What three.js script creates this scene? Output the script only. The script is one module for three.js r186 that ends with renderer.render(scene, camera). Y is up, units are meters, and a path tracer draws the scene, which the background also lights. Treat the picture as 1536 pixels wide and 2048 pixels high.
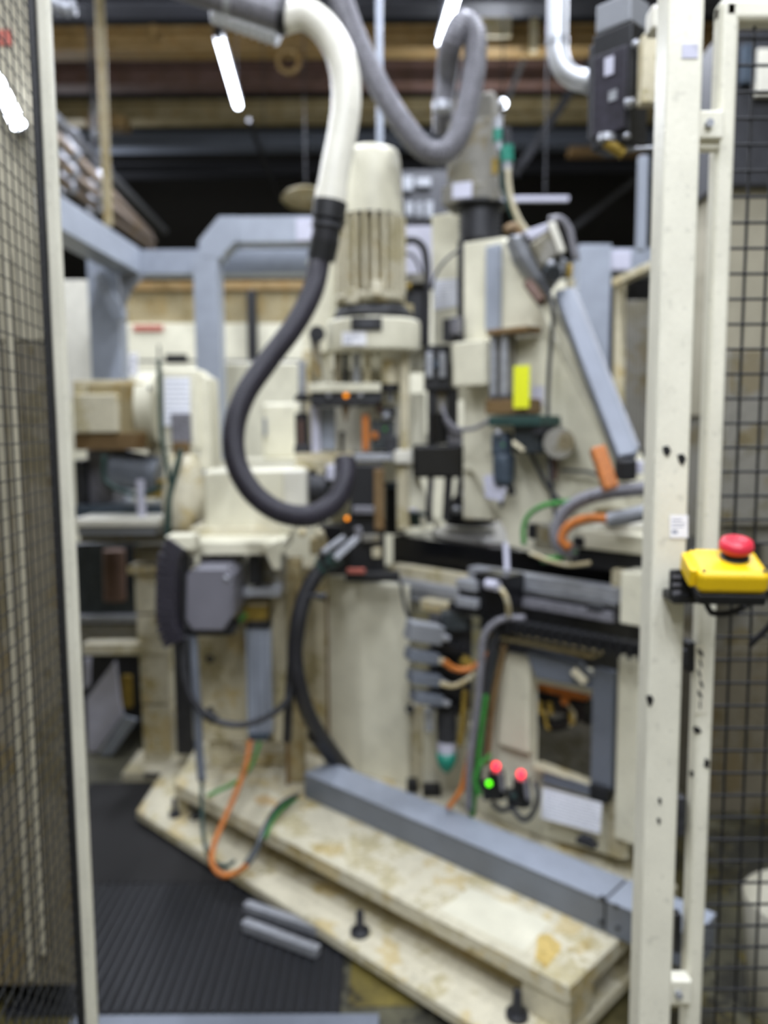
import * as THREE from 'three';
import { RoundedBoxGeometry } from 'three/addons/geometries/RoundedBoxGeometry.js';
import { mergeGeometries } from 'three/addons/utils/BufferGeometryUtils.js';
import { RectAreaLightUniformsLib } from 'three/addons/lights/RectAreaLightUniformsLib.js';

// ---------- camera, light, exposure ----------
const V3 = THREE.Vector3;
const scene = new THREE.Scene();
const FOV = 65, PITCH = 6 * Math.PI / 180, ROLL = 0.34 * Math.PI / 180, EYE = 1.5;
const camera = new THREE.PerspectiveCamera(FOV, 3 / 4, 0.05, 60);
const right0 = new V3(1, 0, 0), up0 = new V3(0, Math.cos(PITCH), -Math.sin(PITCH)), fwd = new V3(0, -Math.sin(PITCH), -Math.cos(PITCH));
const camR = right0.clone().multiplyScalar(Math.cos(ROLL)).addScaledVector(up0, -Math.sin(ROLL));
const camU = right0.clone().multiplyScalar(Math.sin(ROLL)).addScaledVector(up0, Math.cos(ROLL));
camera.position.set(0, EYE, 0);
camera.focus = 0.62; camera.userData.fStop = 3.4;      // the photograph is out of focus: its lens is set too near
camera.quaternion.setFromRotationMatrix(new THREE.Matrix4().makeBasis(camR, camU, fwd.clone().negate()));
const EXPOSURE = 1.7, LAMP_POWER = 190;
const renderer = new THREE.WebGLRenderer({ antialias: true });
renderer.toneMapping = THREE.LinearToneMapping;
renderer.toneMappingExposure = EXPOSURE;
renderer.shadowMap.enabled = true;
RectAreaLightUniformsLib.init();
// batten lamps in rows under the roof, running away from the viewer: [x, z of the middle]
const LAMP_H = 4.0, LAMP_DIR = -0.067;
const LAMP_SPOTS = [
  [-1.08, -6.0, 'lit tube lamp between the white elbow duct and the tan drop pipe'],
  [0.43, -5.0, 'lit tube lamp showing behind the hanging loop of grey ribbed hose'],
  [-2.84, -6.1, 'lit tube lamp seen through the mesh of the left door'],
  [-4.18, -11.2, 'small far tube lamp below the pipe bundle by the left door edge'],
  [-0.65, -0.4, 'tube lamp overhead to the left of the viewer'],
  [0.95, -0.6, 'tube lamp overhead to the right of the viewer'],
  [-0.8, 1.8, 'tube lamp overhead behind the viewer on the left'],
  [1.1, 1.8, 'tube lamp overhead behind the viewer on the right'],
  [-0.75, -2.6, 'tube lamp overhead above the left part of the machine'],
  [0.8, -2.7, 'tube lamp overhead above the right part of the machine'],
  [2.3, -4.2, 'tube lamp overhead beyond the right mesh gate'],
  [-2.6, -4.3, 'tube lamp overhead beyond the left mesh door'],
  [0.1, 0.9, 'tube lamp overhead just behind the viewer'],
  [1.1, -8.5, 'far tube lamp high behind the servo tower'],
];

// ---------- pixel rays to real points (photograph frame 1536 x 2048) ----------
const FPX = 1024 / Math.tan(FOV * Math.PI / 360);
function ray(px, py) {
  const d = fwd.clone().addScaledVector(camR, (px - 768) / FPX).addScaledVector(camU, -(py - 1024) / FPX);
  return d.multiplyScalar(-1 / d.z);
}
const eye = new V3(0, EYE, 0);
const at = (px, py, d) => ray(px, py).multiplyScalar(d).add(eye);
const onH = (px, py, h) => { const r = ray(px, py); return r.multiplyScalar((h - EYE) / r.y).add(eye); };
// machine bed frame: U runs along the bed towards the near right, W goes back into the machine
const U = new V3(0.719, 0, 0.695), W = new V3(0.695, 0, -0.719), TURN = Math.atan2(-0.695, 0.719);
const uv = (u, v, h) => new V3(u * U.x + v * W.x, h, u * U.z + v * W.z);
const onV = (px, py, v) => { const r = ray(px, py); return r.multiplyScalar(v / r.dot(W)).add(eye); };

// ---------- noise and textures ----------
let seed = 7;
const rnd = () => { seed = (seed * 1664525 + 1013904223) >>> 0; return seed / 4294967296; };
function lattice(n) { const a = new Float32Array(n * n); for (let i = 0; i < a.length; i++) a[i] = rnd(); return a; }
function layer(n) {
  const a = lattice(n);
  return (x, y) => {
    x *= n; y *= n;
    const i = Math.floor(x), j = Math.floor(y), f = x - i, g = y - j, s = f * f * (3 - 2 * f), t = g * g * (3 - 2 * g);
    const v = (p, q) => a[((q % n + n) % n) * n + (p % n + n) % n];
    return (v(i, j) * (1 - s) + v(i + 1, j) * s) * (1 - t) + (v(i, j + 1) * (1 - s) + v(i + 1, j + 1) * s) * t;
  };
}
function texture(size, fn, srgb, rx, ry) {
  const d = new Uint8Array(size * size * 4);
  for (let y = 0; y < size; y++) for (let x = 0; x < size; x++) {
    const c = fn(x / size, y / size), k = (y * size + x) * 4;
    d[k] = 255 * Math.min(1, Math.max(0, c[0])); d[k + 1] = 255 * Math.min(1, Math.max(0, c[1])); d[k + 2] = 255 * Math.min(1, Math.max(0, c[2])); d[k + 3] = 255;
  }
  const t = new THREE.DataTexture(d, size, size);
  t.wrapS = t.wrapT = THREE.RepeatWrapping; t.magFilter = THREE.LinearFilter; t.minFilter = THREE.LinearMipmapLinearFilter; t.generateMipmaps = true;
  if (srgb) t.colorSpace = THREE.SRGBColorSpace;
  t.repeat.set(rx || 1, ry || rx || 1); t.needsUpdate = true;
  return t;
}
const n4 = layer(4), n8 = layer(8), n16 = layer(16), n32 = layer(32), n64 = layer(64), n128 = layer(128), n256 = layer(256);
const step = (a, b, x) => { x = Math.min(1, Math.max(0, (x - a) / (b - a))); return x * x * (3 - 2 * x); };
const paintMap = texture(512, (x, y) => {           // paint with fine grain and small scuffs
  const m = 0.95 + 0.05 * n16(x, y) - 0.03 * n256(x, y) - 0.06 * step(0.76, 0.84, n64(x, y) * 0.6 + n128(x, y) * 0.4);
  return [m, m, m * 0.99];
}, true, 1.5);
const grimeMap = texture(512, (x, y) => {           // oily stains with ragged outlines
  const b = n8(x, y) * 0.45 + n16(x, y) * 0.25 + n64(x, y) * 0.2 + n128(x, y) * 0.1;
  const s = step(0.55, 0.66, b), r = step(0.62, 0.72, n8(x + 0.37, y + 0.61) * 0.6 + n32(x, y) * 0.25 + n128(x, y) * 0.15), k = step(0.7, 0.76, n64(x, y) * 0.6 + n256(x, y) * 0.4);
  const m = 0.97 - 0.05 * n32(x, y) - 0.05 * n256(x, y) - 0.1 * k;
  return [m * (1 - 0.1 * s) * (1 - 0.03 * r), m * (1 - 0.12 * s) * (1 - 0.08 * r), m * (1 - 0.2 * s) * (1 - 0.2 * r)];
}, true, 1.3);
const darkMap = texture(256, (x, y) => { const m = 0.75 + 0.25 * n64(x, y) - 0.15 * n128(x, y) + 0.1 * n16(x, y); return [m, m, m]; }, true, 3);
const brushMap = texture(256, (x, y) => { const m = 0.8 + 0.2 * n256(x * 0.05, y) - 0.1 * n32(x, y); return [m, m, m]; }, true, 3);
const concreteMap = texture(512, (x, y) => {
  const m = 0.75 + 0.25 * n16(x, y) - 0.15 * n128(x, y) - 0.3 * step(0.55, 0.62, n8(x, y) * 0.6 + n64(x, y) * 0.4), g = step(0.5, 0.6, n4(x, y) * 0.6 + n32(x, y) * 0.4);
  return [m, m * (1 - 0.05 * g), m * (1 - 0.3 * g)];
}, true, 0.8);
const bumpMap = texture(256, (x, y) => { const m = 0.5 + 0.3 * (n64(x, y) - 0.5) + 0.3 * (n128(x, y) - 0.5); return [m, m, m]; }, false, 4);
function printed(w, h, draw) {
  const c = document.createElement('canvas'); c.width = w; c.height = h;
  draw(c.getContext('2d'), w, h);
  const t = new THREE.CanvasTexture(c); t.colorSpace = THREE.SRGBColorSpace; return t;
}
const rowsPrint = printed(256, 192, (g, w, h) => {  // rows of print too blurred to read
  g.fillStyle = '#eceef4'; g.fillRect(0, 0, w, h); g.fillStyle = '#a9adba';
  for (let r = 0; r < 9; r++) for (let x = 14; x < w - 20;) { const l = 6 + rnd() * 22; g.fillRect(x, 16 + r * 19, l, 6); x += l + 5; }
});
const labelPrint = printed(128, 128, (g, w, h) => {
  g.fillStyle = '#f2f2f6'; g.fillRect(0, 0, w, h); g.fillStyle = '#8d93a6';
  g.fillRect(14, 24, 70, 8); g.fillRect(14, 46, 96, 6); g.fillRect(14, 62, 84, 6); g.fillRect(14, 84, 40, 20);
});
const markPrint = printed(64, 128, (g, w, h) => {    // hand-drawn marker strokes
  g.fillStyle = '#dedac8'; g.fillRect(0, 0, w, h); g.strokeStyle = '#1b1c20'; g.lineWidth = 9; g.lineCap = 'round';
  for (let r = 0; r < 6; r++) { g.beginPath(); g.moveTo(18 + (r % 2) * 10, 12 + r * 19); g.lineTo(40 - (r % 3) * 6, 20 + r * 19); g.stroke(); }
});

// ---------- materials ----------
const std = (color, roughness, metalness, map, extra) => new THREE.MeshStandardMaterial({ color, roughness, metalness: metalness || 0, map: map || null, ...extra });
const bump = { bumpMap, bumpScale: 0.0006 };
const M = {
  cream: std('#e2dec9', 0.42, 0, paintMap, bump),
  post: std('#e9e6d6', 0.38, 0, paintMap, bump),
  white: std('#e6e3d7', 0.35, 0, paintMap),
  stained: std('#dcd5bb', 0.5, 0, grimeMap, bump),
  ivory: std('#d2c9ab', 0.5, 0, grimeMap, bump),
  tan: std('#a3956f', 0.6, 0, grimeMap, bump),
  darkTan: std('#787160', 0.5, 0, grimeMap, bump),
  pinkTan: std('#a89a90', 0.5, 0, grimeMap),
  ochre: std('#947a4c', 0.6, 0, grimeMap, bump),
  rust: std('#6b5248', 0.7, 0, grimeMap, bump),
  brown: std('#7d6440', 0.55, 0, grimeMap),
  frame: std('#9ca3b1', 0.42, 0, paintMap, bump),
  duct: std('#737985', 0.42, 0.1, paintMap, bump),
  grey: std('#8b8e95', 0.45, 0.1, paintMap, bump),
  dirtyGrey: std('#8f8c82', 0.55, 0.1, grimeMap, bump),
  dark: std('#3c3d42', 0.5, 0.2, darkMap),
  black: std('#17181c', 0.5, 0, darkMap),
  gloss: std('#141519', 0.25, 0, darkMap),
  rubber: std('#302d38', 0.45, 0, darkMap),
  blackHose: std('#222228', 0.5, 0, darkMap),
  greyHose: std('#85848b', 0.42, 0, darkMap),
  alu: std('#c0c3ca', 0.35, 0.35, brushMap),
  steel: std('#9a9ca0', 0.35, 0.5, brushMap),
  disc: std('#73706a', 0.4, 0.5, brushMap),
  chrome: std('#c9ccd1', 0.42, 0.6, null),
  glassGrey: std('#4b5257', 0.2, 0.2, darkMap),
  yellow: std('#f0c713', 0.4, 0, paintMap),
  tag: std('#e0e524', 0.6, 0, null),
  red: std('#c8283c', 0.4, 0, null),
  orange: std('#d97f2e', 0.5, 0, darkMap),
  green: std('#3f9a3e', 0.5, 0, darkMap),
  darkGreen: std('#2b4a45', 0.5, 0, darkMap),
  teal: std('#17836e', 0.4, 0, null),
  blueGrey: std('#4d5a68', 0.4, 0.1, darkMap),
  gold: std('#c0a24a', 0.4, 0.4, darkMap),
  lavender: std('#c6c6d8', 0.5, 0, paintMap),
  paper: std('#ffffff', 0.8, 0, rowsPrint, { side: THREE.DoubleSide }),
  label: std('#ffffff', 0.6, 0, labelPrint, { side: THREE.DoubleSide }),
  marker: std('#ffffff', 0.5, 0, markPrint, { side: THREE.DoubleSide }),
  redPrint: std('#a85a4c', 0.6, 0, null),
  mat: std('#0b0c10', 0.8, 0, darkMap),
  matRib: std('#1b1d23', 0.5, 0, darkMap),
  backMat: std('#0f0d0d', 0.8, 0, darkMap),
  concrete: std('#5d5a45', 0.6, 0, concreteMap, bump),
  floorYellow: std('#75682a', 0.6, 0, concreteMap),
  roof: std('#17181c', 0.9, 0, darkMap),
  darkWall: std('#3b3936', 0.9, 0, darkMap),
  farPanel: std('#a39d8a', 0.6, 0, paintMap),
  wall: std('#cfc9b4', 0.85, 0, paintMap),
  wireDark: std('#1c1d20', 0.5, 0.2, darkMap),
  motorGrey: std('#75747e', 0.45, 0.1, paintMap, bump),
  oil: std('#d8bd74', 0.45, 0, grimeMap),
  rustStain: std('#cdb285', 0.6, 0, grimeMap),
  wire: std('#3a3b3c', 0.45, 0.4, darkMap),
  tube: new THREE.MeshStandardMaterial({ color: '#ffffff', emissive: '#eaf1ff', emissiveIntensity: 9, roughness: 0.4 }),
  ledOrange: new THREE.MeshStandardMaterial({ color: '#ff9a1a', emissive: '#ff9408', emissiveIntensity: 0.7, roughness: 0.4 }),
  ledRed: new THREE.MeshStandardMaterial({ color: '#ff3040', emissive: '#ff2238', emissiveIntensity: 1.8, roughness: 0.4 }),
  ledGreen: new THREE.MeshStandardMaterial({ color: '#66ff1a', emissive: '#4fe000', emissiveIntensity: 1.5, roughness: 0.4 }),
};

// ---------- geometry in world metres ----------
function finish(g, keep) {                          // non-indexed, uv in metres by the way each face looks
  if (g.index) g = g.toNonIndexed();
  for (const k of Object.keys(g.attributes)) if (!['position', 'normal', 'uv'].includes(k)) g.deleteAttribute(k);
  if (keep || g.userData.keep) return g;
  const p = g.attributes.position, t = new Float32Array(p.count * 2), a = new V3(), b = new V3(), c = new V3();
  for (let i = 0; i < p.count; i += 3) {
    a.fromBufferAttribute(p, i); b.fromBufferAttribute(p, i + 1).sub(a); c.fromBufferAttribute(p, i + 2).sub(a); b.cross(c);
    const x = Math.abs(b.x), y = Math.abs(b.y), z = Math.abs(b.z);
    for (let k = i; k < i + 3; k++) {
      const s = x > y && x > z ? [p.getZ(k), p.getY(k)] : y > z ? [p.getX(k), p.getZ(k)] : [p.getX(k), p.getY(k)];
      t[k * 2] = s[0]; t[k * 2 + 1] = s[1];
    }
  }
  g.setAttribute('uv', new THREE.BufferAttribute(t, 2));
  return g;
}
function block(w, h, d, r = 0.004) {
  const m = Math.min(w, h, d);
  return m < 0.006 ? new THREE.BoxGeometry(w, h, d) : new RoundedBoxGeometry(w, h, d, 2, Math.min(r, m * 0.3));
}
// axis-aligned box by its limits
const lim = (x0, x1, y0, y1, z0, z1, r) => block(Math.abs(x1 - x0), Math.abs(y1 - y0), Math.abs(z1 - z0), r).translate((x0 + x1) / 2, (y0 + y1) / 2, (z0 + z1) / 2);
// box facing the viewer whose front spans a rectangle at depth d, t deep
function fb(x0, y0, x1, y1, d, t, r, turn = 0) {
  const xm = (x0 + x1) / 2, ym = (y0 + y1) / 2, l = at(x0, ym, d), q = at(x1, ym, d), a = at(xm, y0, d), b = at(xm, y1, d);
  const g = block(Math.abs(q.x - l.x), Math.abs(a.y - b.y), t, r);
  if (turn) g.rotateY(turn);
  return g.translate((l.x + q.x) / 2, (a.y + b.y) / 2, -d - t / 2);
}
// the same, standing on height h
function fbd(x0, y0, x1, h, d, t, r) {
  const xm = (x0 + x1) / 2, ym = (y0 + 1500) / 2, l = at(x0, ym, d), q = at(x1, ym, d), a = at(xm, y0, d);
  return lim(l.x, q.x, h, a.y, -d, -d - t, r);
}
// box in the bed frame by its limits along U, W and up
const mb = (u0, u1, v0, v1, h0, h1, r) => block(Math.abs(u1 - u0), Math.abs(h1 - h0), Math.abs(v1 - v0), r).rotateY(TURN).translate(...uv((u0 + u1) / 2, (v0 + v1) / 2, (h0 + h1) / 2).toArray());
// box in the bed frame whose front at v spans a rectangle of the photograph
function vb(x0, y0, x1, y1, v, t, r) {
  const xm = (x0 + x1) / 2, ym = (y0 + y1) / 2, u0 = onV(x0, ym, v).dot(U), u1 = onV(x1, ym, v).dot(U), h1 = onV(xm, y0, v).y, h0 = Math.max(onV(xm, y1, v).y, 0.192);
  return mb(u0, u1, v, v + t, h0, h1, r);
}
function extrude(shape, t, b = 0.003) {
  b = Math.min(b, t * 0.3);
  return new THREE.ExtrudeGeometry(shape, { depth: t - 2 * b, bevelEnabled: true, bevelSize: b, bevelOffset: -b, bevelThickness: b, bevelSegments: 1, curveSegments: 10 }).translate(0, 0, b);
}
const shapeOf = (pts, holes) => { const s = new THREE.Shape(pts); for (const h of holes || []) s.holes.push(new THREE.Path(h)); return s; };
// flat outline at depth d (front), t deep
function polyF(pts, d, t, holes, b) {
  const f = (q) => { const p = at(q[0], q[1], d); return new THREE.Vector2(p.x, p.y); };
  return extrude(shapeOf(pts.map(f), (holes || []).map((h) => h.map(f))), t, b).translate(0, 0, -d - t);
}
// flat outline on the bed-frame plane v (front), t deep
function polyV(pts, v, t, holes, b) {
  const f = (q) => { const p = onV(q[0], q[1], v); return new THREE.Vector2(p.dot(U), Math.max(p.y, 0.192)); };
  return extrude(shapeOf(pts.map(f), (holes || []).map((h) => h.map(f))), t, b).translate(0, 0, -v - t).rotateY(TURN);
}
// outline in plan, from height h0 to h1; points are [x, z]
const polyH = (pts, h0, h1, b) => extrude(shapeOf(pts.map(([x, z]) => new THREE.Vector2(x, -z))), h1 - h0, b).rotateX(-Math.PI / 2).translate(0, h0, 0);
function rod(a, b, r, r2 = r, n = 20) {
  const d = b.clone().sub(a), g = new THREE.CylinderGeometry(r2, r, d.length(), n);
  return g.applyQuaternion(new THREE.Quaternion().setFromUnitVectors(new V3(0, 1, 0), d.normalize())).translate((a.x + b.x) / 2, (a.y + b.y) / 2, (a.z + b.z) / 2);
}
// square bar between two points; its second side is turned towards s
function bar(a, b, w, t, s = new V3(0, 0, 1), r) {
  const y = b.clone().sub(a), l = y.length(); y.normalize();
  const x = y.clone().cross(s).normalize(), z = x.clone().cross(y);
  const g = block(w, l, t, r);
  return g.applyMatrix4(new THREE.Matrix4().makeBasis(x, y, z)).translate((a.x + b.x) / 2, (a.y + b.y) / 2, (a.z + b.z) / 2);
}
const lathe = (profile, p, axis, n = 40) => {
  const g = new THREE.LatheGeometry(profile.map(([r, h]) => new THREE.Vector2(Math.max(r, 1e-4), h)), n);
  if (axis) g.applyQuaternion(new THREE.Quaternion().setFromUnitVectors(new V3(0, 1, 0), axis.clone().normalize()));
  return g.translate(p.x, p.y, p.z);
};
function sweep(pts, r, { pitch = 0, amp = 0, sides = 14, seg = 0 } = {}) {
  const c = new THREE.CatmullRomCurve3(pts, false, 'centripetal'), len = c.getLength();
  const n = seg || (pitch ? Math.round(len / pitch * 6) : Math.min(160, Math.max(8, Math.round(len / 0.012))));
  const at_ = c.getSpacedPoints(n), fr = c.computeFrenetFrames(n, false), pos = [], idx = [];
  for (let i = 0; i <= n; i++) {
    const q = pitch ? r * (1 + amp * Math.max(-0.75, Math.min(0.75, 1.4 * Math.sin(i / 6 * Math.PI * 2)))) : r;
    for (let j = 0; j < sides; j++) {
      const a = j / sides * Math.PI * 2, o = at_[i].clone().addScaledVector(fr.normals[i], Math.cos(a) * q).addScaledVector(fr.binormals[i], Math.sin(a) * q);
      pos.push(o.x, o.y, o.z);
      if (i < n) { const k = i * sides + j, m = i * sides + (j + 1) % sides; idx.push(k, m, k + sides, m, m + sides, k + sides); }
    }
  }
  for (const [e, flip] of [[0, 0], [n, 1]]) {
    const k = pos.length / 3; pos.push(at_[e].x, at_[e].y, at_[e].z);
    for (let j = 0; j < sides; j++) { const a = e * sides + j, b = e * sides + (j + 1) % sides; flip ? idx.push(a, b, k) : idx.push(b, a, k); }
  }
  const g = new THREE.BufferGeometry();
  g.setAttribute('position', new THREE.Float32BufferAttribute(pos, 3)); g.setIndex(idx); g.computeVertexNormals();
  return g;
}
const pts = (list, d) => list.map(([x, y, e]) => at(x, y, e === undefined ? d : e));
const cable = (list, d, r, o) => sweep(pts(list, d), r, { sides: 8, ...o });
const cableV = (list, v, r, o) => sweep(list.map(([x, y, e]) => onV(x, y, e === undefined ? v : e)), r, { sides: 8, ...o });
function sheet(a, b, c, d) {                         // a printed sheet: top left, top right, bottom right, bottom left
  const g = new THREE.BufferGeometry();
  g.setAttribute('position', new THREE.Float32BufferAttribute([a, d, b, b, d, c].flatMap((p) => p.toArray()), 3));
  g.setAttribute('uv', new THREE.Float32BufferAttribute([0, 1, 0, 0, 1, 1, 1, 1, 0, 0, 1, 0], 2));
  g.computeVertexNormals(); g.userData.keep = true;
  return g;
}
const sheetF = (x0, y0, x1, y1, d) => sheet(at(x0, y0, d), at(x1, y0, d), at(x1, y1, d), at(x0, y1, d));
const ball = (p, r, sx = 1, sy = 1, sz = 1) => new THREE.SphereGeometry(r, 18, 12).scale(sx, sy, sz).translate(p.x, p.y, p.z);

// ---------- things and parts ----------
const used = {};
const numbered = (n) => { const k = used[n] = (used[n] ?? -1) + 1; return k ? n + '_' + String(k).padStart(3, '0') : n; };
const P = (name, mat, geo, kids, label) => ({ name, mat, geo, kids: kids || [], label });
function join(geo) {
  const list = (Array.isArray(geo) ? geo : [geo]).map((g) => finish(g));
  return list.length > 1 ? mergeGeometries(list) : list[0];
}
function thing(name, label, category, parts, group) {
  const all = [];
  const prep = (p) => { p.g = join(p.geo); all.push(p.g); p.kids.forEach(prep); };
  parts.forEach(prep);
  const box = new THREE.Box3();
  for (const g of all) { g.computeBoundingBox(); box.union(g.boundingBox); }
  const base = new V3((box.min.x + box.max.x) / 2, box.min.y, (box.min.z + box.max.z) / 2);
  for (const g of all) g.translate(-base.x, -base.y, -base.z);
  const mesh = (p, n) => {
    const m = new THREE.Mesh(p.g, p.mat); m.name = n; m.castShadow = m.receiveShadow = true;
    if (p.label) m.userData.label = p.label;
    for (const k of p.kids) m.add(mesh(k, k.name));
    return m;
  };
  let root;
  if (parts.length === 1 && parts[0].name === null) root = mesh(parts[0], numbered(name));
  else { root = new THREE.Group(); root.name = numbered(name); for (const p of parts) root.add(mesh(p, p.name)); }
  root.position.copy(base);
  Object.assign(root.userData, { label, category });
  if (group) root.userData.group = group;
  scene.add(root);
  return root;
}
const one = (name, label, category, mat, geo, group) => thing(name, label, category, [P(null, mat, geo)], group);
function structure(name, mat, geo, label) {
  const o = thing(name, label || name, 'x', [P(null, mat, geo)]);
  delete o.userData.category; if (!label) delete o.userData.label;
  o.userData.kind = 'structure';
  return o;
}
function again(o, dx, dy, dz, label) {
  const c = o.clone(); c.name = numbered(o.name.replace(/_\d{3}$/, '')); c.userData = { ...o.userData, label };
  c.position.add(new V3(dx, dy, dz)); scene.add(c);
  return c;
}

// ---------- the hall ----------
structure('floor', M.concrete, lim(-6.2, 5.2, -0.15, 0, -15.2, 4.2, 0.01));
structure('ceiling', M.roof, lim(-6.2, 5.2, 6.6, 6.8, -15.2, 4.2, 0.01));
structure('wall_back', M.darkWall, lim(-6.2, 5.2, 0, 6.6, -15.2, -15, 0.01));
structure('wall_front', M.wall, lim(-6.2, 5.2, 0, 6.6, 4, 4.2, 0.01));
structure('wall_left', M.wall, lim(-6.2, -6, 0, 6.6, -15, 4, 0.01));
structure('wall_right', M.wall, lim(5, 5.2, 0, 6.6, -15, 4, 0.01));

// roof steel: I-beams across the hall
function iBeam(name, py0, py1, d, mat, label, x0 = -5.95, x1 = 4.95) {
  const h0 = at(600, py1, d).y, h1 = at(600, py0, d).y, f = Math.min(0.03, (h1 - h0) * 0.18), w = 0.12;
  const o = thing(name, label, 'beam', [
    P('top_flange', mat, lim(x0, x1, h1 - f, h1, -d - w, -d + w)),
    P('web', mat, lim(x0, x1, h0 + f, h1 - f, -d - 0.012, -d + 0.012)),
    P('bottom_flange', mat, lim(x0, x1, h0, h0 + f, -d - w, -d + w)),
  ]);
  o.userData.kind = 'structure'; delete o.userData.category;
  return o;
}
iBeam('roof_beam', 62, 108, 8.2, M.ochre, 'ochre steel roof beam spanning the hall at the top of the picture');
iBeam('roof_beam', 132, 176, 9.2, M.rust, 'red-brown roof beam just below the ochre beam');
iBeam('roof_beam', 205, 244, 10.2, M.tan, 'tan roof beam behind the lit tube lamp');
iBeam('roof_beam', 268, 300, 11.2, M.duct, 'dark blue-grey purlin below the tan roof beam');
iBeam('roof_beam', 326, 352, 12.2, M.dark, 'lowest dark purlin far under the roof');
iBeam('roof_beam', -20, 22, 6.9, M.dark, 'nearest dark roof beam at the top edge of the picture');
function brace(a, b, w, mat, label) {
  const o = one('roof_brace', label, 'brace', mat, bar(a, b, w, w * 0.7));
  o.userData.kind = 'structure'; delete o.userData.category;
}
brace(at(1030, 350, 8.4), at(1185, 118, 8.2), 0.08, M.dark, 'diagonal brace running from behind the servo tower up to the ochre beam');
brace(at(1128, 470, 9.4), at(1300, 338, 9.2), 0.06, M.dark, 'thin diagonal brace behind the right post');
brace(at(1000, 235, 8.0), at(1046, 122, 8.2), 0.05, M.grey, 'short thin brace above the servo motor');
one('roof_plate', 'pale yellow gusset plate on the ochre beam beside the grey hose loop', 'plate', M.ivory, fb(932, 24, 1022, 72, 8.0, 0.05));
one('beam_hook', 'yellow ring hook under the ochre beam left of the white elbow duct', 'hook', M.ochre,
  new THREE.TorusGeometry(0.1, 0.025, 10, 28).translate(...at(577, 122, 8.0).toArray()));
one('beam_clamp', 'small tan clamp standing on the ochre beam left of the tube lamp', 'clamp', M.ochre, fb(298, 48, 312, 76, 8.1, 0.06));
one('beam_clamp', 'small tan clamp on the ochre beam right of the grey hose loop', 'clamp', M.ivory, fb(1062, 36, 1076, 100, 8.0, 0.06));
thing('hoist_block', 'yellow hoist block hanging below the red-brown beam at left', 'hoist', [P('body', M.ochre, fb(172, 230, 250, 254, 8.6, 0.2)), P('chain', M.dark, rod(at(212, 232, 8.7), at(212, 232, 8.7).setY(6.6), 0.008, 0.008, 6))]);
thing('hoist_block', 'olive yellow hoist block far behind the right post', 'hoist', [P('body', M.brown, fb(1140, 292, 1292, 308, 9.0, 0.15)), P('chain', M.dark, rod(at(1220, 294, 9.07), at(1220, 294, 9.07).setY(6.6), 0.008, 0.008, 6))]);

// batten lamps
LAMP_SPOTS.forEach(([x, z, label], i) => {
  const L = i === 3 ? 1.0 : 1.1, dir = new V3(LAMP_DIR, 0, -1).normalize(), c = new V3(x, LAMP_H, z);
  const a = c.clone().addScaledVector(dir, -L / 2), b = c.clone().addScaledVector(dir, L / 2), up = new V3(0, 0.045, 0);
  const parts = [
    P('tube', M.tube, rod(a, b, 0.028, 0.028, 16)),
    P('housing', M.dark, bar(a.clone().add(up), b.clone().add(up), 0.07, 0.035, new V3(0, 1, 0))),
    P('end_cap', M.dark, rod(a, a.clone().addScaledVector(dir, -0.03), 0.026)), P('end_cap', M.dark, rod(b, b.clone().addScaledVector(dir, 0.03), 0.026)),
    P('hanger', M.dark, rod(a.clone().add(up), a.clone().setY(6.6), 0.004, 0.004, 6)), P('hanger', M.dark, rod(b.clone().add(up), b.clone().setY(6.6), 0.004, 0.004, 6)),
  ];
  const lamp = thing('tube_lamp', label, 'lamp', parts);
  const light = new THREE.RectAreaLight('#eef3ff', LAMP_POWER, 0.05, L);
  light.position.copy(c).add(new V3(0, -0.03, 0)); light.lookAt(c.x, 0, c.z + 1e-4);
  light.rotation.set(-Math.PI / 2, 0, Math.atan2(-LAMP_DIR, 1)); light.name = 'tube_light';
  scene.add(light);
  const upward = new THREE.RectAreaLight('#eef3ff', LAMP_POWER * 0.6, 0.05, L);   // a bare tube shines upwards too
  upward.position.copy(c).add(new V3(0, 0.08, 0)); upward.rotation.set(Math.PI / 2, 0, -Math.atan2(-LAMP_DIR, 1)); upward.name = 'tube_light';
  scene.add(upward);
});
thing('lamp_rail', 'thin dark rail carrying on from the far end of the tube lamp', 'rail', [P('rail', M.dark, bar(at(498, 240, 6.62), at(562, 412, 9.2), 0.035, 0.03)), P('hanger', M.dark, rod(at(530, 326, 7.7), at(530, 326, 7.7).setY(6.6), 0.004, 0.004, 6))]);
thing('disc_lamp', 'small round bright lamp far behind the servo motor', 'lamp', [P('lens', M.tube, ball(at(1006, 207, 7.5), 0.035)), P('cord', M.dark, rod(at(1006, 202, 7.5), at(1006, 202, 7.5).setY(6.6), 0.004, 0.004, 6))]);

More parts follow.
